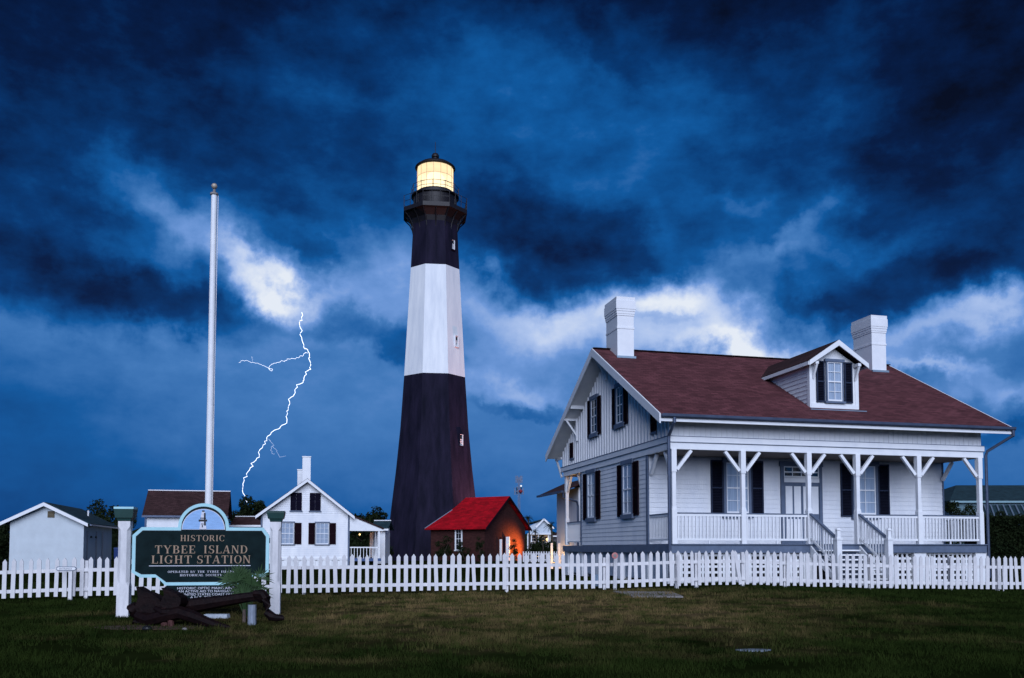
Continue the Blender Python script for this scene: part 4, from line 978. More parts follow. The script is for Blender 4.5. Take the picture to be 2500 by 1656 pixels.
# stakes with reflector
st = fpt(1499); ST = thing('marker_stake', 'thin double stake topped by a round faded red reflector in front of the fence', 'marker', (st.x, st.y-.25, gz(st.x, st.y-.25)))
for x in (-.03, .03): MB().tube([(x, 0, -.1), (x*.6, 0, .92)], .011, 6).build('stake', fencew, ST)
MB().tube([(0, -.03, .95), (0, -.005, .95)], .088, 18).build('reflector', redref, ST); MB().tube([(0, -.036, .95), (0, -.031, .95)], .045, 14).build('reflector_centre', concm, ST)
for px, h, lab in ((1652, .95, 'slim white stake in front of the fence beside the cottage downpipe'), (2440, .78, 'slim white stake near the right end of the fence')):
    p = fpt(px); o = MB().tube([(0, 0, -.1), (0, 0, h)], .018, 6).build('garden_stake', fencew, loc=(p.x, p.y-.22, gz(p.x, p.y-.2))); tag(o, lab, 'stake')
# entrance sign
p = fpt(180); ES = thing('entrance_sign', 'small arrow shaped white ENTRANCE sign on a short post at the left of the fence', 'sign', (p.x, p.y-.35, 0))
MB().box(.04, .13, -.03, .03, 0, .72).build('sign_post', fencew, ES)
def arrow(hw, hh, tip): return [(-hw+.02, .78-hh), (hw-tip, .78-hh), (hw, .78), (hw-tip, .78+hh), (-hw+.02, .78+hh), (-hw, .78+hh-.02), (-hw, .78-hh+.02)]
MB().prism(arrow(.255, .052, .05), -.031, 'y', -.05).build('sign_border', greytrim, ES); MB().prism(arrow(.238, .036, .04), -.0505, 'y', -.056).build('sign_face', white, ES)
def font_text(txt, m, parent, x, z, size, y, align='LEFT', name='lettering', width=None):
    cu = bpy.data.curves.new(name, 'FONT'); cu.body = txt; cu.size = size; cu.align_x = align; cu.extrude = .0015; cu.resolution_u = 3
    o = bpy.data.objects.new(name, cu); C.objects.link(o); bpy.context.view_layer.update()
    me = bpy.data.meshes.new_from_object(o); bpy.data.objects.remove(o); me.materials.clear(); me.materials.append(m)
    k = link(name, me, parent, (x, y, z)); k.rotation_euler = (R(90), 0, 0)
    if width:
        xs = [v.co.x for v in me.vertices]; k.scale.x = width/(max(xs)-min(xs))
    return k
font_text('ENTRANCE', greytrim, ES, -.18, .757, .062, -.0575, width=.31)

# ------------------------------------------------------------------ serif lettering
def arcpts(cx, cy, rx, ry, a0, a1, tk, tn, n=14):
    o, i = [], []
    for j in range(n+1):
        a = R(a0+(a1-a0)*j/n); t = tn+(tk-tn)*abs(math.cos(a))**1.5
        o.append((cx+rx*math.cos(a), cy+ry*math.sin(a))); i.append((cx+(rx-t)*math.cos(a), cy+(ry-t*.8)*math.sin(a)))
    return o+i[::-1]
TK, TN, SF = .17, .055, .07
def glyph(ch):
    P = []
    def bx(x0, x1, y0, y1): P.append([(x0, y0), (x1, y0), (x1, y1), (x0, y1)])
    def stem(x, t=TK, y0=0, y1=1, s0=True, s1=True):
        bx(x, x+t, y0, y1)
        if s0: bx(x-SF, x+t+SF, y0, y0+TN)
        if s1: bx(x-SF, x+t+SF, y1-TN, y1)
    def dg_(x0, y0, x1, y1, t): P.append([(x0, y0), (x0+t, y0), (x1+t, y1), (x1, y1)])
    w = .8
    if ch == 'H': stem(.08); stem(.60); bx(.2, .65, .47, .53); w = .88
    elif ch == 'I': stem(.08); w = .36
    elif ch == 'T': stem(.31, s1=False); bx(.02, .78, .94, 1); bx(.02, .07, .74, .95); bx(.73, .78, .74, .95); w = .82
    elif ch == 'L': stem(.08); bx(.2, .66, 0, TN); bx(.62, .67, .0, .26); w = .70
    elif ch in 'EF':
        stem(.08); bx(.2, .64, .94, 1); bx(.60, .65, .75, .98); bx(.2, .48, .47, .53); bx(.46, .50, .38, .62); w = .72
        if ch == 'E': bx(.2, .66, 0, TN); bx(.62, .67, .02, .26)
    elif ch == 'O': P.append(arcpts(.45, .5, .43, .52, 0, 180, TK, TN)); P.append(arcpts(.45, .5, .43, .52, 180, 360, TK, TN)); w = .9
    elif ch == 'C': P.append(arcpts(.45, .5, .43, .52, 42, 180, TK, TN)); P.append(arcpts(.45, .5, .43, .52, 180, 320, TK, TN)); bx(.74, .79, .66, 1.0); w = .84
    elif ch == 'G': P.append(arcpts(.45, .5, .43, .52, 42, 180, TK, TN)); P.append(arcpts(.45, .5, .43, .52, 180, 315, TK, TN)); bx(.74, .79, .66, 1.0); bx(.62, .79, .05, .42); bx(.54, .86, .40, .45); w = .92
    elif ch == 'D': stem(.08); P.append(arcpts(.36, .5, .47, .5, -90, 90, TK, TN)); bx(.15, .38, 0, TN); bx(.15, .38, .945, 1); w = .88
    elif ch in 'PR':
        stem(.08); P.append(arcpts(.40, .73, .30, .27, -90, 90, TK, TN)); bx(.2, .42, .945, 1); bx(.2, .42, .46, .52); w = .74
        if ch == 'R': dg_(.64, .0, .36, .48, TK); bx(.62, .88, 0, TN); w = .86
    elif ch == 'B':
        stem(.08); P.append(arcpts(.38, .75, .28, .25, -90, 90, TK, TN)); P.append(arcpts(.40, .26, .33, .27, -90, 90, TK, TN)); bx(.2, .42, .945, 1); bx(.2, .42, .48, .53); bx(.2, .42, 0, TN); w = .78
    elif ch == 'S':
        P.append(arcpts(.38, .745, .30, .27, 50, 230, TK, TN)); P.append(arcpts(.38, .27, .32, .285, -130, 50, TK, TN)); P.append([(.10, .68), (.22, .50), (.66, .34), (.56, .50), (.26, .60)]); bx(.60, .65, .70, 1.0); bx(.07, .12, 0, .30); w = .74
    elif ch == 'Y': dg_(.36, .42, .04, 1, TK); dg_(.40, .42, .70, 1, .07); stem(.34, y1=.46, s1=False); bx(-.02, .28, .95, 1); bx(.60, .88, .95, 1); w = .86
    elif ch == 'A': dg_(.04, 0, .40, 1, .06); dg_(.62, 0, .36, 1, TK); bx(.2, .68, .28, .34); bx(-.04, .20, 0, TN); bx(.54, .88, 0, TN); w = .88
    elif ch == 'N': stem(.08, .07, s1=False); stem(.70, .07, s0=False); dg_(.66, 0, .08, 1, TK); bx(0, .2, .95, 1); w = .90
    elif ch == 'V': dg_(.36, 0, .04, 1, TK); dg_(.40, 0, .72, 1, .06); bx(-.02, .28, .95, 1); w = .84
    else: w = .5
    return P, w
def serif_letters(txt, m, parent, x0, x1, z0, z1, y):
    ws = [glyph(c)[1]+.14 for c in txt]; k = (x1-x0)/(sum(ws)-.14); x = x0
    for i, ch in enumerate(txt):
        b = MB()
        for n_, qd in enumerate(glyph(ch)[0]): b.prism([(a*k, c*(z1-z0)) for a, c in qd], -.004-.0002*(n_ % 7), 'y', 0)
        b.build('letter', m, parent, loc=(x, y, z0)); x += ws[i]*k
def serif(txt, m, parent, x0, x1, z0, z1, y):
    if z1-z0 > .08:
        return serif_letters(txt, m, parent, x0, x1, z0, z1, y)
    b = MB(); x = 0; polys = []
    for ch in txt:
        P, w = glyph(ch); polys += [[(p[0]+x, p[1]) for p in q] for q in P]; x += w+.14
    x -= .14; sx, sz = (x1-x0)/x, z1-z0
    for i, q in enumerate(polys): b.prism([(x0+a*sx, z0+c*sz) for a, c in q], y-.004-.0002*(i % 7), 'y', y)
    return stuff(b.build('lettering', m, parent))
# ------------------------------------------------------------------ light station sign
SG = thing('station_sign', 'dark green sign with pale teal border lettered HISTORIC TYBEE ISLAND LIGHT STATION between white posts', 'sign', (at(495.5, 1338, 16.75).x, 16.75, 0), R(10))
U = .001763
def sx(z): return (z-940)*U
def sz(z): return 1.3+(601-z)*U
half = [(255, 380), (1190-945+0, 380)]
def outline(e):
    """e: inset in zoom units"""
    pts = []
    pts += [(315+e*.4, 380+e), (225+e, 465+e*.4), (225+e, 860-e*.4), (310+e*.4, 915-e), (485-e*.6, 915-e), (565+e*.3, 1000-e), (1315-e*.3, 1000-e), (1395+e*.6, 915-e), (1575-e*.4, 915-e), (1630-e, 860-e*.4), (1630-e, 465+e*.4), (1565-e*.4, 380+e)]
    r = 264-e; a0 = math.degrees(math.asin(min(1, (e+5)/r)))*(-1)
    dome = []
    for j in range(25):
        a = R(8+(172-8)*j/24-0); dome.append((945+r*math.cos(a), 385-r*math.sin(a)))
    dome[0] = (945+r, 380+e); dome[-1] = (945-r, 380+e)
    return pts+dome
def sp(pts): return [(sx(a), sz(b_)) for a, b_ in pts]
MB().prism(sp(outline(0)), .03, 'y', -.03).build('sign_border', signw, SG)
MB().prism(sp(outline(34)), -.031, 'y', -.034).build('border_line', blackm, SG)
rim = outline(38)
MB().prism(sp([p for p in outline(40)]), -.0345, 'y', -.040).build('sign_panel', signg, SG)
def arcp(r, n=24, c=(945, 405)): return [(c[0]+r*math.cos(math.pi*j/n), c[1]-r*math.sin(math.pi*j/n)) for j in range(n+1)]
MB().prism(sp(arcp(229)), -.0405, 'y', -.046).build('arch_rim', blackm, SG)
MB().prism(sp(arcp(223)), -.0462, 'y', -.050).build('arch_line', letw, SG)
MB().prism(sp(arcp(214, c=(945, 401))), -.0502, 'y', -.054).build('arch_panel', signb, SG)
# the little lighthouse relief
def sb(name, m, x0, x1, y0, y1, d=.062, d0=-.0543): return MB().prism(sp([(x0, y1), (x1, y1), (x1, y0), (x0, y0)]), -d, 'y', d0).build(name, m, SG)
MB().prism(sp([(905, 400), (978, 400), (968, 318), (915, 318)]), -.062, 'y', -.0543).build('tower_relief', letw, SG)
MB().prism(sp([(952, 360), (972, 360), (968, 318), (952, 318)]), -.066, 'y', -.0622).build('tower_shade', blackm, SG)
for a_, m_, r_ in (((896, 982, 296, 317), blackm, 0), ((918, 965, 245, 295), letw, 0), ((950, 966, 225, 295), blackm, 1), ((912, 970, 276, 286), blackm, 1), ((924, 960, 214, 244), letw, 0), ((930, 954, 198, 213), blackm, 0), ((922, 948, 340, 348), blackm, 1), ((930, 940, 355, 380), blackm, 1)):
    sb('tower_relief', m_, *a_, d=.066 if r_ else .062, d0=-.0623 if r_ else -.0543)
serif('HISTORIC', gold, SG, sx(712), sx(1166), sz(528), sz(464), -.0405)
serif('TYBEE', gold, SG, sx(455), sx(868), sz(659), sz(575), -.0405); serif('ISLAND', gold, SG, sx(955), sx(1408), sz(659), sz(575), -.0405)
serif('LIGHT', gold, SG, sx(424), sx(835), sz(766), sz(682), -.0405); serif('STATION', gold, SG, sx(882), sx(1440), sz(766), sz(682), -.0405)
sb('rule_line', letw, 400, 1440, 788, 795, .044, -.0405)
serif('OPERATED BY THE TYBEE ISLAND', letw, SG, sx(590), sx(1280), sz(866), sz(844), -.0405)
serif('HISTORICAL SOCIETY', letw, SG, sx(714), sx(1145), sz(903), sz(880), -.0405)
# lower board
MB().prism(sp([(590, 995), (1300, 995), (1440, 1010), (1440, 1170), (560, 1170), (560, 1015)]), .02, 'y', -.02).build('lower_board', signg, SG)
for t_, a_, w_, z_ in (('HISTORIC OPTIC MAINTAINED AS', 685, 680, 1043), ('AN ACTIVE AID TO NAVIGATION BY', 697, 680, 1076), ('UNITED STATES COAST GUARD', 735, 590, 1109), ('A.N.T. TYBEE', 820, 270, 1141)):
    font_text(t_, letw, SG, sx(a_), sz(z_), .062, -.022, width=w_*U)
def sign_post(xc, w_, ground, captop, light):
    p = MB(); c = xc; h = w_/2; zt = sz(318); zc0, zc1 = sz(980), sz(400)
    def sec(z, ch): return [(c-h+ch, -h, z), (c+h-ch, -h, z), (c+h, -h+ch, z), (c+h, h-ch, z), (c+h-ch, h, z), (c-h+ch, h, z), (c-h, h-ch, z), (c-h, -h+ch, z)]
    zs = [(ground, .002), (zc0-.05, .002), (zc0+.03, w_*.26), (zc1-.03, w_*.26), (zc1+.05, .002), (zt, .002)]
    vs = [v for z, ch in zs for v in sec(z, ch)]
    p.add(vs, [(i*8+k, i*8+(k+1) % 8, (i+1)*8+(k+1) % 8, (i+1)*8+k) for i in range(len(zs)-1) for k in range(8)]+[tuple(range(7, -1, -1)), tuple(range(40, 48))])
    o = p.build('sign_post', fencew, SG)
    q = MB(); H2 = h*1.05; q.box(c-H2, c+H2, -H2, H2, zt+.002, zt+.06, -.015, -.015); q.box(c-h*1.42, c+h*1.42, -h*1.42, h*1.42, zt+.061, captop-.04, -.02, -.02); q.build('post_cap', capg, o)
    MB().box(c-h*1.62, c+h*1.62, -h*1.62, h*1.62, captop-.039, captop, .0, .0).build('cap_plate', signw if light else capg, o)
sign_post(sx(150), .215, -.1, sz(168), True); sign_post(sx(1700), .20, -.1, sz(200), False)
for s_, x in ((1, sx(216)), (-1, sx(1632))):
    for z in (sz(520), sz(800)): MB().box(min(x, x+s_*.02)-.01, max(x, x+s_*.02)+.01, -.02, .02, z-.05, z+.05).build('hanger', ironp, SG)

# ------------------------------------------------------------------ anchor
AD = 14.9
def ap(zx, zy, d=0.0): v = at(280+zx/4.3545, 1200+zy/4.3545, AD+d); return v
o0 = ap(900, 1400); AN = thing('old_anchor', 'large dark rusted iron anchor lying on the ground in front of the sign', 'anchor', (o0.x, o0.y, 0))
def al(zx, zy, d=0.0): v = ap(zx, zy, d); return Vector((v.x-o0.x, v.y-o0.y, max(.015, v.z)))
b = MB(); b.tube([al(330, 1300, .15), al(560, 1250, .1), al(900, 1205, .05), al(1200, 1160, 0), al(1420, 1125, 0), al(1560, 1112, 0)], [.15, .145, .125, .095, .082, .085], 8); b.build('shank', rustm, AN, True)
b = MB(); b.sphere(al(1560, 1115, -.02), .115, 8); b.build('shank_head', rustm, AN, True)
b = MB(); b.tube([al(1480, 1085, -.10), al(1570, 1090, -.12), al(1612, 1140, -.14), al(1618, 1220, -.16), al(1625, 1290, -.2), al(1660, 1330, -.22), al(1720, 1345, -.2), al(1800, 1350, -.2)], [.055, .075, .078, .07, .07, .075, .06, .03], 8); b.build('stock', rustm, AN, True)
b = MB(); b.tube([al(1620, 1270, .3), al(1700, 1330, .35), al(1790, 1335, .4)], [.05, .05, .03], 7); b.build('stock_end', rustm, AN, True)
b = MB(); b.tube([al(300, 1310, .1), al(215, 1270, .05), al(195, 1240, 0), al(230, 1205, -.02)], [.13, .115, .105, .06], 10); b.build('crown', rustm, AN, True)
def palm(tip, pts, d, name):
    b = MB(); base_ = [al(x, y, d) for x, y in pts]; n = len(base_)
    th = Vector((.02, .10, 0)); b.add([p-th for p in base_]+[p+th for p in base_], [tuple(range(n)), tuple(range(2*n-1, n-1, -1))]+[(i, i+n, (i+1) % n+n, (i+1) % n) for i in range(n)])
    b.build(name, rustm, AN)
palm(0, [(250, 1230), (285, 1130), (282, 1080), (266, 1012), (300, 1030), (345, 1060), (400, 1078), (450, 1100), (500, 1135), (560, 1230), (520, 1330), (300, 1330)], .02, 'fluke')
palm(0, [(520, 1180), (560, 1100), (555, 1060), (532, 1022), (575, 1036), (630, 1062), (690, 1088), (740, 1130), (735, 1190), (700, 1250), (560, 1260)], -.18, 'fluke')
b = MB(); b.tube([al(640, 1120, -.12), al(665, 1180, -.22), al(640, 1250, -.2)], [.03, .06, .04], 8); b.build('fluke_rib', rustm, AN, True)
b = MB(); b.tube([al(250, 1320, 0), al(380, 1370, -.1), al(520, 1330, -.25), al(700, 1290, -.3), al(860, 1340, -.4), al(1050, 1415, -.5), al(1230, 1468, -.6)], [.10, .12, .12, .11, .10, .075, .03], 8); b.build('arm', rustm, AN, True)
b = MB(); b.tube([al(430, 1240, -.2), al(520, 1290, -.3), al(640, 1290, -.3), al(720, 1240, -.2)], [.04, .075, .075, .04], 8); b.build('arm', rustm, AN, True)
b = MB(); b.tube([al(230, 1250, .2), al(240, 1380, .15), al(330, 1450, .1)], [.08, .10, .06], 8); b.build('arm', rustm, AN, True)
for zx, zy0, zy1, r, d in ((520, 1240, 1470, .06, -.25), (585, 1280, 1475, .045, -.3), (860, 1300, 1400, .05, -.1)):
    b = MB(); b.tube([al(zx, zy0, d), al(zx+15, zy1, d)], [r, r*1.15], 8); b.build('support_block', mat('reddish_timber', (.07, .025, .022), .8, .4, 9, .5, 20), AN)
def prop(name, lab, cat, zx, zy0, zy1, r, d, m, n=10):
    t0, t1 = ap(zx, zy0, d), ap(zx, zy1, d); o = MB().tube([(0, 0, -.05), (0, 0, t0.z)], r, n).build(name, m, loc=(t0.x, t0.y, 0)); return tag(o, lab, cat)
prop('support_post', 'short round grey timber post propping up the right end of the anchor', 'post', 1462, 1205, 1395, .070, .05, poststone, 12)
prop('support_post', 'thin weathered stump beside the grey post under the anchor', 'post', 1378, 1255, 1385, .030, .45, mat('pale_stump', (.16, .12, .10), .9, .3, 9), 7)
p = ap(1085, 1300, 1.4); o = MB().box(-.23, .23, -.10, .10, 0, .085, .02, .02).build('stone_block', mat('pale_stone', (.45, .5, .55), .8, .15, 8, .3, 30), loc=(p.x, p.y, 0)); tag(o, 'pale concrete block on the grass under the anchor shank', 'block')
b = MB(); rr_ = random.Random(4); 
p = at(365, 1535, 14.3)
pts = [(p.x+(.62+.15*rr_.random())*math.cos(a*.3927)*1.3, 14.45+(.40+.15*rr_.random())*math.sin(a*.3927)) for a in range(16)]
b.prism(pts, .016, 'z', .004); tag(b.build('mulch_patch', mulch), kind='stuff', label='bare patch of brown mulch on the lawn beneath the anchor', cat='mulch')
# rocks by the anchor
for zx, zy, r, lab in ((465, 1515, .06, 'dark rounded stone on the mulch at the foot of the anchor'), (850, 1480, .035, 'tiny pale stone in the grass below the anchor')):
    q = ap(zx, zy, -.45); tag(MB().sphere((0, 0, r*.5), r, 6, (1.3, 1, .8)).build('stone', blackm if r > .05 else concm, loc=(q.x, at(280+zx/4.3545, 1200+zy/4.3545, 14).y, 0)), lab, 'stone')

# ------------------------------------------------------------------ plants
def fan_palm(name, label, cat, loc, h, n, r, leaf, nb=15, spread=1.0, seed=1, droop=.3, trunk=None, tr=.1):
    q = random.Random(seed); t = thing(name, label, cat, loc)
    zt = trunk or 0
    if trunk: MB().tube([(0, 0, -.1), (.03*h, 0, trunk*.5), (0, 0, trunk)], [tr*1.15, tr, tr*1.05], 9).build('trunk', barkm, t, True)
    for i in range(n):
        az_ = 6.283*i/n+q.uniform(-.3, .3); el_ = q.uniform(.15, 1.35) if not trunk else q.uniform(-.5, 1.3)
        el_ *= spread
        d = Vector((math.cos(az_)*math.cos(el_), math.sin(az_)*math.cos(el_), math.sin(el_)))
        L1 = r*q.uniform(.35, .55); base_ = Vector((0, 0, zt)); hub = base_+d*L1
        side = d.cross(Vector((0, 0, 1))).normalized(); up = side.cross(d)
        b = MB(); b.tube([base_, hub], [r*.018, r*.010], 4)
        for k in range(nb):
            a = -1.25+2.5*k/(nb-1); dd = (d*math.cos(a)+side*math.sin(a)).normalized(); ln_ = r*.62*(1-.25*abs(a)/1.25)*q.uniform(.85, 1.1)
            wv = side*math.cos(a)-d*math.sin(a); wv *= r*.022
            mid = hub+dd*ln_*.5+up*.02*r; tip = hub+dd*ln_-Vector((0, 0, droop*ln_*q.uniform(.2, 1)))
            b.add([hub, mid-wv, tip, mid+wv], [(0, 1, 2, 3)])
        b.build('frond', leaf, t)
    return t
# spiky shrub in front of the sign
p = at(600, 1436, 15.9); q = random.Random(5)
PL = thing('fan_palm_shrub', 'spiky young fan palm growing in front of the lower right of the sign', 'plant', (p.x, p.y, 0))
base_ = Vector((0, 0, .05)); 
for i in range(20):
    a = q.uniform(0, 6.283); e = q.uniform(.95, 1.53); d = Vector((math.cos(a)*math.cos(e), math.sin(a)*math.cos(e)*.6-.15, math.sin(e))).normalized()
    L1 = q.uniform(.42, .78); hub = base_+d*L1; side = d.cross(Vector((0, 1, 0.2))).normalized(); 
    b = MB(); b.tube([base_, base_.lerp(hub, .5)+Vector((0, 0, .03)), hub], [.012, .008, .006], 4)
    for k in range(13):
        t_ = -1.3+2.6*k/12; dd = (d*math.cos(t_)+side*math.sin(t_)).normalized(); ln_ = .34*(1-.25*abs(t_)/1.3)*q.uniform(.7, 1.15)
        wv = (side*math.cos(t_)-d*math.sin(t_))*.013; b.add([hub, hub+dd*ln_*.5-wv, hub+dd*ln_-Vector((0, 0, .05)), hub+dd*ln_*.5+wv], [(0, 1, 2, 3)])
    b.build('frond', leafg, PL)
def tree(name, label, cat, loc, h, rx, rz_, n=2600, ls=.3, seed=1, group=None, base=.35, clumps=22, lm=leafm):
    q = np.random.default_rng(seed); t = thing(name, label, cat, loc, group=group)
    hc = h-rz_
    b = MB(); b.tube([(0, 0, -.2), (.05, 0, h*.25), (0, 0, hc)], [.05*h*.5, .04*h*.5, .02*h*.5], 7)
    cl = []
    for i in range(clumps):
        a = q.uniform(0, 6.283); u = q.uniform(-1, 1); r_ = q.uniform(.35, .95)
        c = np.array([rx*r_*math.cos(a)*math.sqrt(1-u*u*.6), rx*r_*math.sin(a)*math.sqrt(1-u*u*.6), hc+rz_*r_*u]); cl.append((c, rx*q.uniform(.28, .50)))
        if i % 3 == 0: b.tube([(0, 0, h*.3), (c[0]*.5, c[1]*.5, (h*.3+c[2])*.5+.1), tuple(c)], [.02*h*.4, .012*h*.4, .004*h], 5)
    b.build('trunk', barkm, t, True)
    n = n*2; ls = ls*.62
    ci = q.integers(0, clumps, n); cs = np.array([cl[i][0] for i in ci]); rs = np.array([cl[i][1] for i in ci])
    dv = q.normal(0, 1, (n, 3)); dv /= np.linalg.norm(dv, axis=1)[:, None]; ctr = cs+dv*(rs*q.uniform(.5, 1.1, n))[:, None]
    u = q.normal(0, 1, (n, 3)); u /= np.linalg.norm(u, axis=1)[:, None]; v = np.cross(u, q.normal(0, 1, (n, 3))); v /= np.linalg.norm(v, axis=1)[:, None]
    s = (ls*q.uniform(.5, 1.2, n))[:, None]
    co_ = np.stack([ctr-u*s, ctr+v*s*.45, ctr+u*s, ctr-v*s*.45], 1)
    me = bpy.data.meshes.new('crown'); me.vertices.add(4*n); me.vertices.foreach_set('co', co_.ravel()); me.loops.add(4*n); me.loops.foreach_set('vertex_index', np.arange(4*n, dtype=np.int32))
    me.polygons.add(n); me.polygons.foreach_set('loop_start', np.arange(0, 4*n, 4, dtype=np.int32)); me.update(); me.validate(); me.materials.append(lm)
    link('crown', me, t); return t
def T_(px, ytop, D, wpx, label, seed, n=2600, kind='round_tree', cat='tree', ls=None, group='dark trees behind the houses', frac=.5, lm=leafm):
    p = at(px, ytop, D); rx = wpx/2*D/F_*1.12; rz__ = min(p.z*frac, rx*1.1 if frac == .5 else 99)
    return tree(kind, label, cat, (p.x, D, 0), p.z, rx, rz__, n, ls or rx*.15, seed, group, lm=lm)
T_(622, 1203, 90, 72, 'dark round treetop where the lightning ends, left of the gabled house', 1, 7000, frac=.6)
T_(588, 1243, 95, 50, 'low dark tree left of the round treetop behind the low building', 2, 2200)
T_(888, 1228, 105, 100, 'dark spreading tree over the porch roof left of the lighthouse', 3, 3600, frac=.62)
T_(942, 1233, 108, 64, 'dark tree hard against the left edge of the lighthouse', 4, 2600, frac=.62)
T_(860, 1250, 112, 50, 'dark tree partly behind the right roof slope of the gabled house', 22, 2000, frac=.62)
T_(258, 1228, 92, 84, 'dark tree above the shed roof, left of the sign post', 5, 3600, frac=.6)
T_(300, 1252, 88, 60, 'dark bush like tree behind the left sign post', 6, 2400, frac=.62)
T_(-5, 1250, 70, 70, 'dark tree at the left edge of the picture behind the shed', 7, 3600, frac=.7)
T_(30, 1258, 95, 60, 'dark tree showing left above the shed roof', 8, 2000, frac=.6)
T_(1388, 1308, 100, 40, 'small dark tree just left of the cottage corner', 9, 1800, frac=.6)
T_(1340, 1318, 98, 70, 'dark shrubby tree below the distant house', 10, 3000, frac=.7)
T_(1300, 1330, 96, 50, 'dark shrub right of the red roofed building', 11, 2000, frac=.7, cat='shrub', kind='shrub')
T_(925, 1312, 88, 60, 'dark shrub between the gabled house porch and the lighthouse', 23, 2400, frac=.75, cat='shrub', kind='shrub')
T_(890, 1322, 80, 60, 'dark shrub behind the side porch of the gabled house', 24, 2400, frac=.75, cat='shrub', kind='shrub')
T_(2325, 1218, 46, 60, 'dark bush seen through the right end of the porch', 12, 4200, frac=.62)
T_(2385, 1226, 48, 60, 'dark bush behind the last porch post on the right', 13, 4200, frac=.62)
T_(2440, 1243, 45, 50, 'dark bush in front of the ribbed roof at the far right', 14, 4200, frac=.62)
for i, (px, yt, D) in enumerate(((1085, 1296, 78), (1130, 1318, 78), (1172, 1310, 77.5), (1256, 1300, 78.3))):
    T_(px, yt, D, (36, 30, 24, 22)[i], ('bushy vine shrub at the left corner of the red roofed building', 'low shrub left of the window of the red roofed building', 'shrub right of the window of the red roofed building', 'small round shrub silhouetted on the orange lit gable of the red roofed building')[i], 30+i, 1500, 'wall_shrub', 'shrub', group='shrubs along the red roofed building', frac=.6)
# dark hedge at the right
hp0, hp1 = at(2398, 1262, 37).x, at(2620, 1262, 37).x
HG = thing('hedge', 'tall dark clipped hedge behind the fence at the right edge', 'hedge', ((hp0+hp1)/2, 37.5, 0))
q = np.random.default_rng(9); n = 44000; hh = at(2400, 1262, 37).z; wd = (hp1-hp0)/2
MB().box(-wd+.3, wd-.3, -.5, 1.6, 0, hh-.35).build('stem_mass', dark, HG)
ctr = np.stack([q.uniform(-wd, wd, n), q.uniform(-.8, 1.8, n), q.uniform(0, hh, n)], 1); ctr[:n//2, 1] = -.75+.15*q.normal(0, 1, n//2)
ctr[n//2:n//2+9000, 2] = hh-.1+.08*np.sin(ctr[n//2:n//2+9000, 0]*2.3)+q.normal(0, .08, 9000)
u = q.normal(0, 1, (n, 3)); u /= np.linalg.norm(u, axis=1)[:, None]; v = np.cross(u, q.normal(0, 1, (n, 3))); v /= np.linalg.norm(v, axis=1)[:, None]; s = (.06*q.uniform(.5, 1.2, n))[:, None]
co_ = np.stack([ctr-u*s, ctr+v*s*.5, ctr+u*s, ctr-v*s*.5], 1)
me = bpy.data.meshes.new('foliage'); me.vertices.add(4*n); me.vertices.foreach_set('co', co_.ravel()); me.loops.add(4*n); me.loops.foreach_set('vertex_index', np.arange(4*n, dtype=np.int32))
me.polygons.add(n); me.polygons.foreach_set('loop_start', np.arange(0, 4*n, 4, dtype=np.int32)); me.update(); me.validate(); me.materials.append(leafm); stuff(link('foliage', me, HG))
# far woods
b = MB(); q = random.Random(8); xx = -900
pts = []
while xx < 900: pts.append(xx); xx += q.uniform(5, 12)
far = MB()
for k, x in enumerate(pts):
    far.sphere((x, 480+q.uniform(-20, 20), 0), 1, 5, (q.uniform(7, 11), 8, q.uniform(9, 14)))
tag(far.build('distant_woods', leafm), 'dark distant line of woods along the horizon', 'woods', kind='stuff')
# palms on the right of the red house
def frond_palm(label, px, ytop, D, rpx, seed, group='palm trees by the distant houses'):
    p = at(px, ytop, D); r = rpx*D/F_
    t = thing('palm_tree', label, 'palm tree', (p.x, D, 0), group=group); q = random.Random(seed); zt = p.z-r*.7
    MB().tube([(0, 0, -.1), (.2, 0, zt*.5), (0, 0, zt)], [r*.14, r*.10, r*.13], 8).build('trunk', barkm, t, True)
    for i in range(20):
        a = 6.283*i/20+q.uniform(-.2, .2); e = q.uniform(-.3, 1.3); b = MB(); P = []
        for k in range(6):
            s_ = k/5; P.append(Vector((math.cos(a)*math.cos(e)*r*s_, math.sin(a)*math.cos(e)*r*s_, zt+math.sin(e)*r*s_-.55*r*s_*s_)))
        side = Vector((-math.sin(a), math.cos(a), 0))
        for k in range(1, 6):
            for s_ in (-1, 1):
                for j in (0, .5):
                    c = P[k-1].lerp(P[k], j); w_ = r*.28*(1-.12*k)
                    b.add([c, c+(P[k]-P[k-1])*.35, c+side*s_*w_+(P[k]-P[k-1])*.5-Vector((0, 0, w_*.5))], [(0, 1, 2)])
        b.build('frond', leafm, t)
frond_palm('leftmost palm tree, its crown touching the right eave of the red roof', 1289, 1252, 96, 17, 1)
frond_palm('palm tree in front of the distant grey house', 1345, 1268, 100, 20, 2)
frond_palm('short palm tree below the gable of the distant grey house', 1306, 1288, 98, 14, 3)
frond_palm('low palm right beside the distant house near the cottage', 1322, 1303, 95, 10, 4)

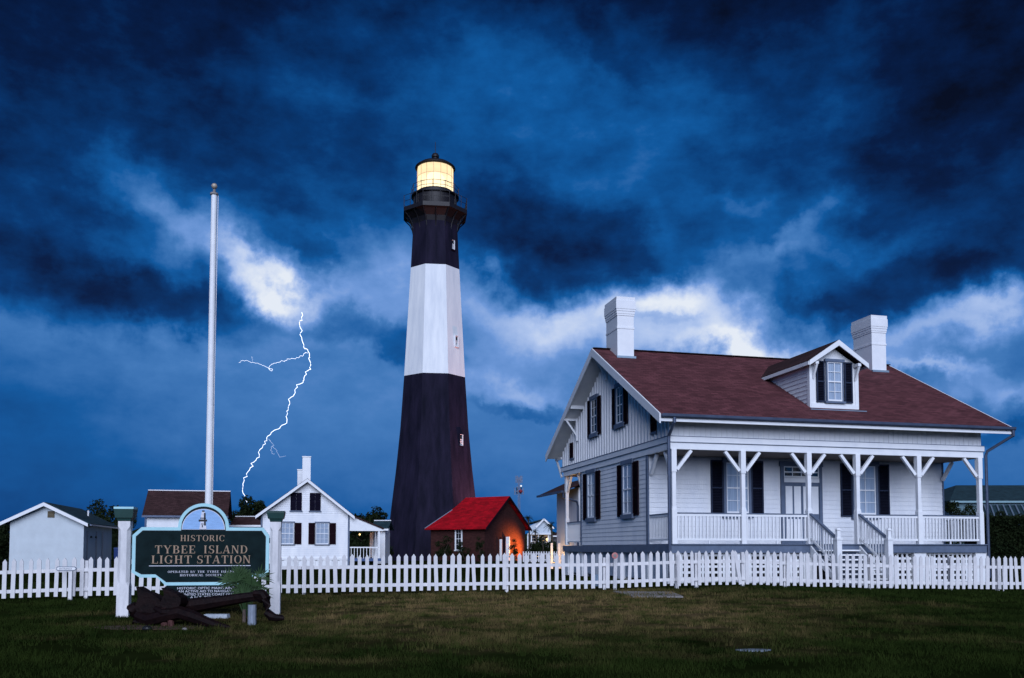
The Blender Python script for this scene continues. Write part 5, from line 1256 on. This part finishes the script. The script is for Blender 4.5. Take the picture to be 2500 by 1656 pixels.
# ------------------------------------------------------------------ flagpole, radio mast, far fence
fp = at(507, 1338, 26)
FP = thing('flagpole', 'tall white flagpole with a round finial rising behind the sign', 'flagpole', (fp.x, fp.y, 0))
ft = at(518, 455, 26).z
MB().lathe([(.125, 0), (.115, .5), (.105, 2), (.095, ft*.5), (.085, ft-.28)], 20).build('pole', white, FP, True)
MB().lathe([(.09, ft-.28), (.12, ft-.27), (.12, ft-.22), (.05, ft-.21), (.035, ft-.10)], 16).build('pulley_collar', concm, FP, True)
MB().sphere((0, 0, ft), .088, 8).build('finial', mat('dull_gilt_ball', (.45, .38, .30), .4, .2, 8, metal=.2), FP, True)
MB().tube([(.13, -.03, ft-.30), (.125, -.04, 5), (.13, -.02, .9)], .010, 5).build('halyard', fencew, FP)
mp_ = at(1267, 1165, 210); MA = thing('radio_mast', 'thin distant radio mast standing over the trees right of the red roof', 'mast', (mp_.x, 210, 0))
b = MB(); 
for s_, c_ in ((-.3, -.2), (.3, -.2), (0, .35)): b.bar((s_, c_, 0), (s_*.6, c_*.6, mp_.z), .12, .12)
for i in range(18): z = i*mp_.z/18; b.bar((-.28, -.2, z), (.28, -.2, z+mp_.z/18), .07, .07)
b.build('mast_frame', gutm, MA)
for z, w_ in ((mp_.z-.6, .7), (mp_.z-3.2, .5), (at(1267, 1200, 210).z, 1.0)):
    b = MB(); b.bar((-w_, 0, z), (w_, 0, z), .25, .25); 
    for x in (-w_, -w_/2, w_/2, w_): b.box(x-.12, x+.12, -.12, .12, z-.8, z+.9)
    b.build('antenna', gutm, MA)
MB().sphere((.5, -.5, at(1267, 1187, 210).z), .22, 6).build('beacon', emit_mat('white_beacon', (.8, .9, 1), 1.2), MA)
MB().sphere((.4, -.5, at(1267, 1200, 210).z), .45, 6).build('drum_antenna', mat('dull_red', (.2, .02, .03), .6, .2, 3), MA)
# far picket fence
FF = thing('far_fence', 'small distant white picket fence on the grass right of the red roofed building', 'fence', (Y_(1278, 74), 74, 0)); w = Y_(1378, 74)-Y_(1278, 74); n = 16
fm = MB().box(-.055, .055, -.012, .012, .12, 1.0, .0, 0).build('picket', fencew, FF).data
bpy.data.objects.remove(FF.children[0])
for i in range(n): link('picket', fm, FF, (w*i/n, 0, 0))
for z in (.3, .8): MB().box(0, w, .013, .05, z-.04, z+.04).build('rail', fencew, FF)
# concrete pad, litter, yard bits
p = at(1580, 1453, 24); z = gz(p.x, 23.9)
pt = [at(1500, 1446, 24), at(1652, 1451, 24), at(1668, 1459, 24), at(1540, 1459, 24)]
def gp_(px, py):
    a = (px-1250)/F_; b_ = -(py-828-393.5)/F_; dy, dz = PC-PS*b_, PS+PC*b_
    t_ = 10
    for _ in range(60):
        zz = gz(a*t_, dy*t_); t_ += (EZ+dz*t_-zz)*.9/max(.02, -dz)*.3
    return a*t_, dy*t_, gz(a*t_, dy*t_)
pts = [gp_(1496, 1446), gp_(1640, 1448), gp_(1668, 1459.5), gp_(1545, 1459.5)]
b = MB(); b.add([(x, y, z-.1) for x, y, z in pts]+[(x, y, z+.035) for x, y, z in pts], [(3, 2, 1, 0), (4, 5, 6, 7), (0, 1, 5, 4), (1, 2, 6, 5), (2, 3, 7, 6), (3, 0, 4, 7)])
tag(b.build('concrete_pad', concm), 'flat worn concrete pad in the grass in front of the fence', 'slab')
x, y, z = gp_(1842, 1590); pts = [(x+.20*math.cos(a)*(1+.3*math.sin(3*a)), y+.10*math.sin(a)) for a in [i*.524 for i in range(12)]]
tag(MB().prism(pts, .02, 'z', .0).build('utility_cover', mat('blue_grey_lid', (.14, .17, .2), .6, .2, 9), loc=(0, 0, z)), 'small pale flat lid set in the dark lawn at the lower right', 'lid')

# ------------------------------------------------------------------ lightning
LD = 700
def lp(zx, zy): return at(440+zx/1.912, 420+zy/1.912, LD)
LB = thing('lightning_bolt', 'jagged white lightning bolt forking from the bright cloud down to the treetop', 'lightning', lp(302, 1530))
O = LB.location
main = [(567, 655), (565, 690), (558, 715), (568, 740), (560, 760), (575, 800), (577, 820), (595, 830), (602, 850), (600, 870), (610, 900), (608, 920), (598, 925), (590, 945), (575, 970), (570, 985), (550, 990), (540, 1010), (530, 1040), (512, 1055), (507, 1080), (500, 1110), (498, 1135), (497, 1160), (480, 1185), (460, 1200), (435, 1210), (420, 1222), (408, 1240), (395, 1258), (385, 1285), (370, 1300), (365, 1330), (345, 1355), (325, 1380), (308, 1410), (300, 1440), (291, 1465), (297, 1500), (302, 1530), (308, 1540)]
b1_ = [(598, 848), (583, 845), (570, 858), (550, 865), (530, 872), (505, 877), (485, 882), (460, 888), (440, 895), (425, 903), (415, 913), (420, 925), (432, 928), (430, 920), (410, 915), (390, 905), (370, 897), (345, 892), (320, 885), (290, 878), (272, 890)]
b2_ = [(408, 1245), (420, 1255), (432, 1275), (440, 1290), (450, 1300), (455, 1320), (465, 1332), (480, 1328), (492, 1325)]
b3_ = [(432, 1280), (424, 1300), (430, 1315), (445, 1318)]; b4_ = [(340, 888), (335, 870), (328, 855)]
q = random.Random(2)
def jag(P, amp):
    out = []
    for i in range(len(P)-1):
        (xa, ya), (xb, yb) = P[i], P[i+1]; out.append((xa, ya)); n_ = 3
        for k in range(1, n_): out.append((xa+(xb-xa)*k/n_+q.gauss(0, amp), ya+(yb-ya)*k/n_+q.gauss(0, amp)))
    return out+[P[-1]]
def boltmesh(P, r0, r1, name, m):
    P = jag(P, 1.1); V = [lp(*p)-O for p in P]; V = [Vector((v.x, v.y+q.gauss(0, 2), v.z)) for v in V]; n_ = len(V)
    MB().tube(V, [r0+(r1-r0)*i/(n_-1) for i in range(n_)], 6).build(name, m, LB)
boltmesh(main, .26, .23, 'main_channel', bolt)
boltmesh(b1_, .15, .09, 'branch', bolt); boltmesh(b2_, .12, .08, 'branch', bolt2); boltmesh(b3_, .14, .10, 'branch', bolt2); boltmesh(b4_, .12, .06, 'branch', bolt2)
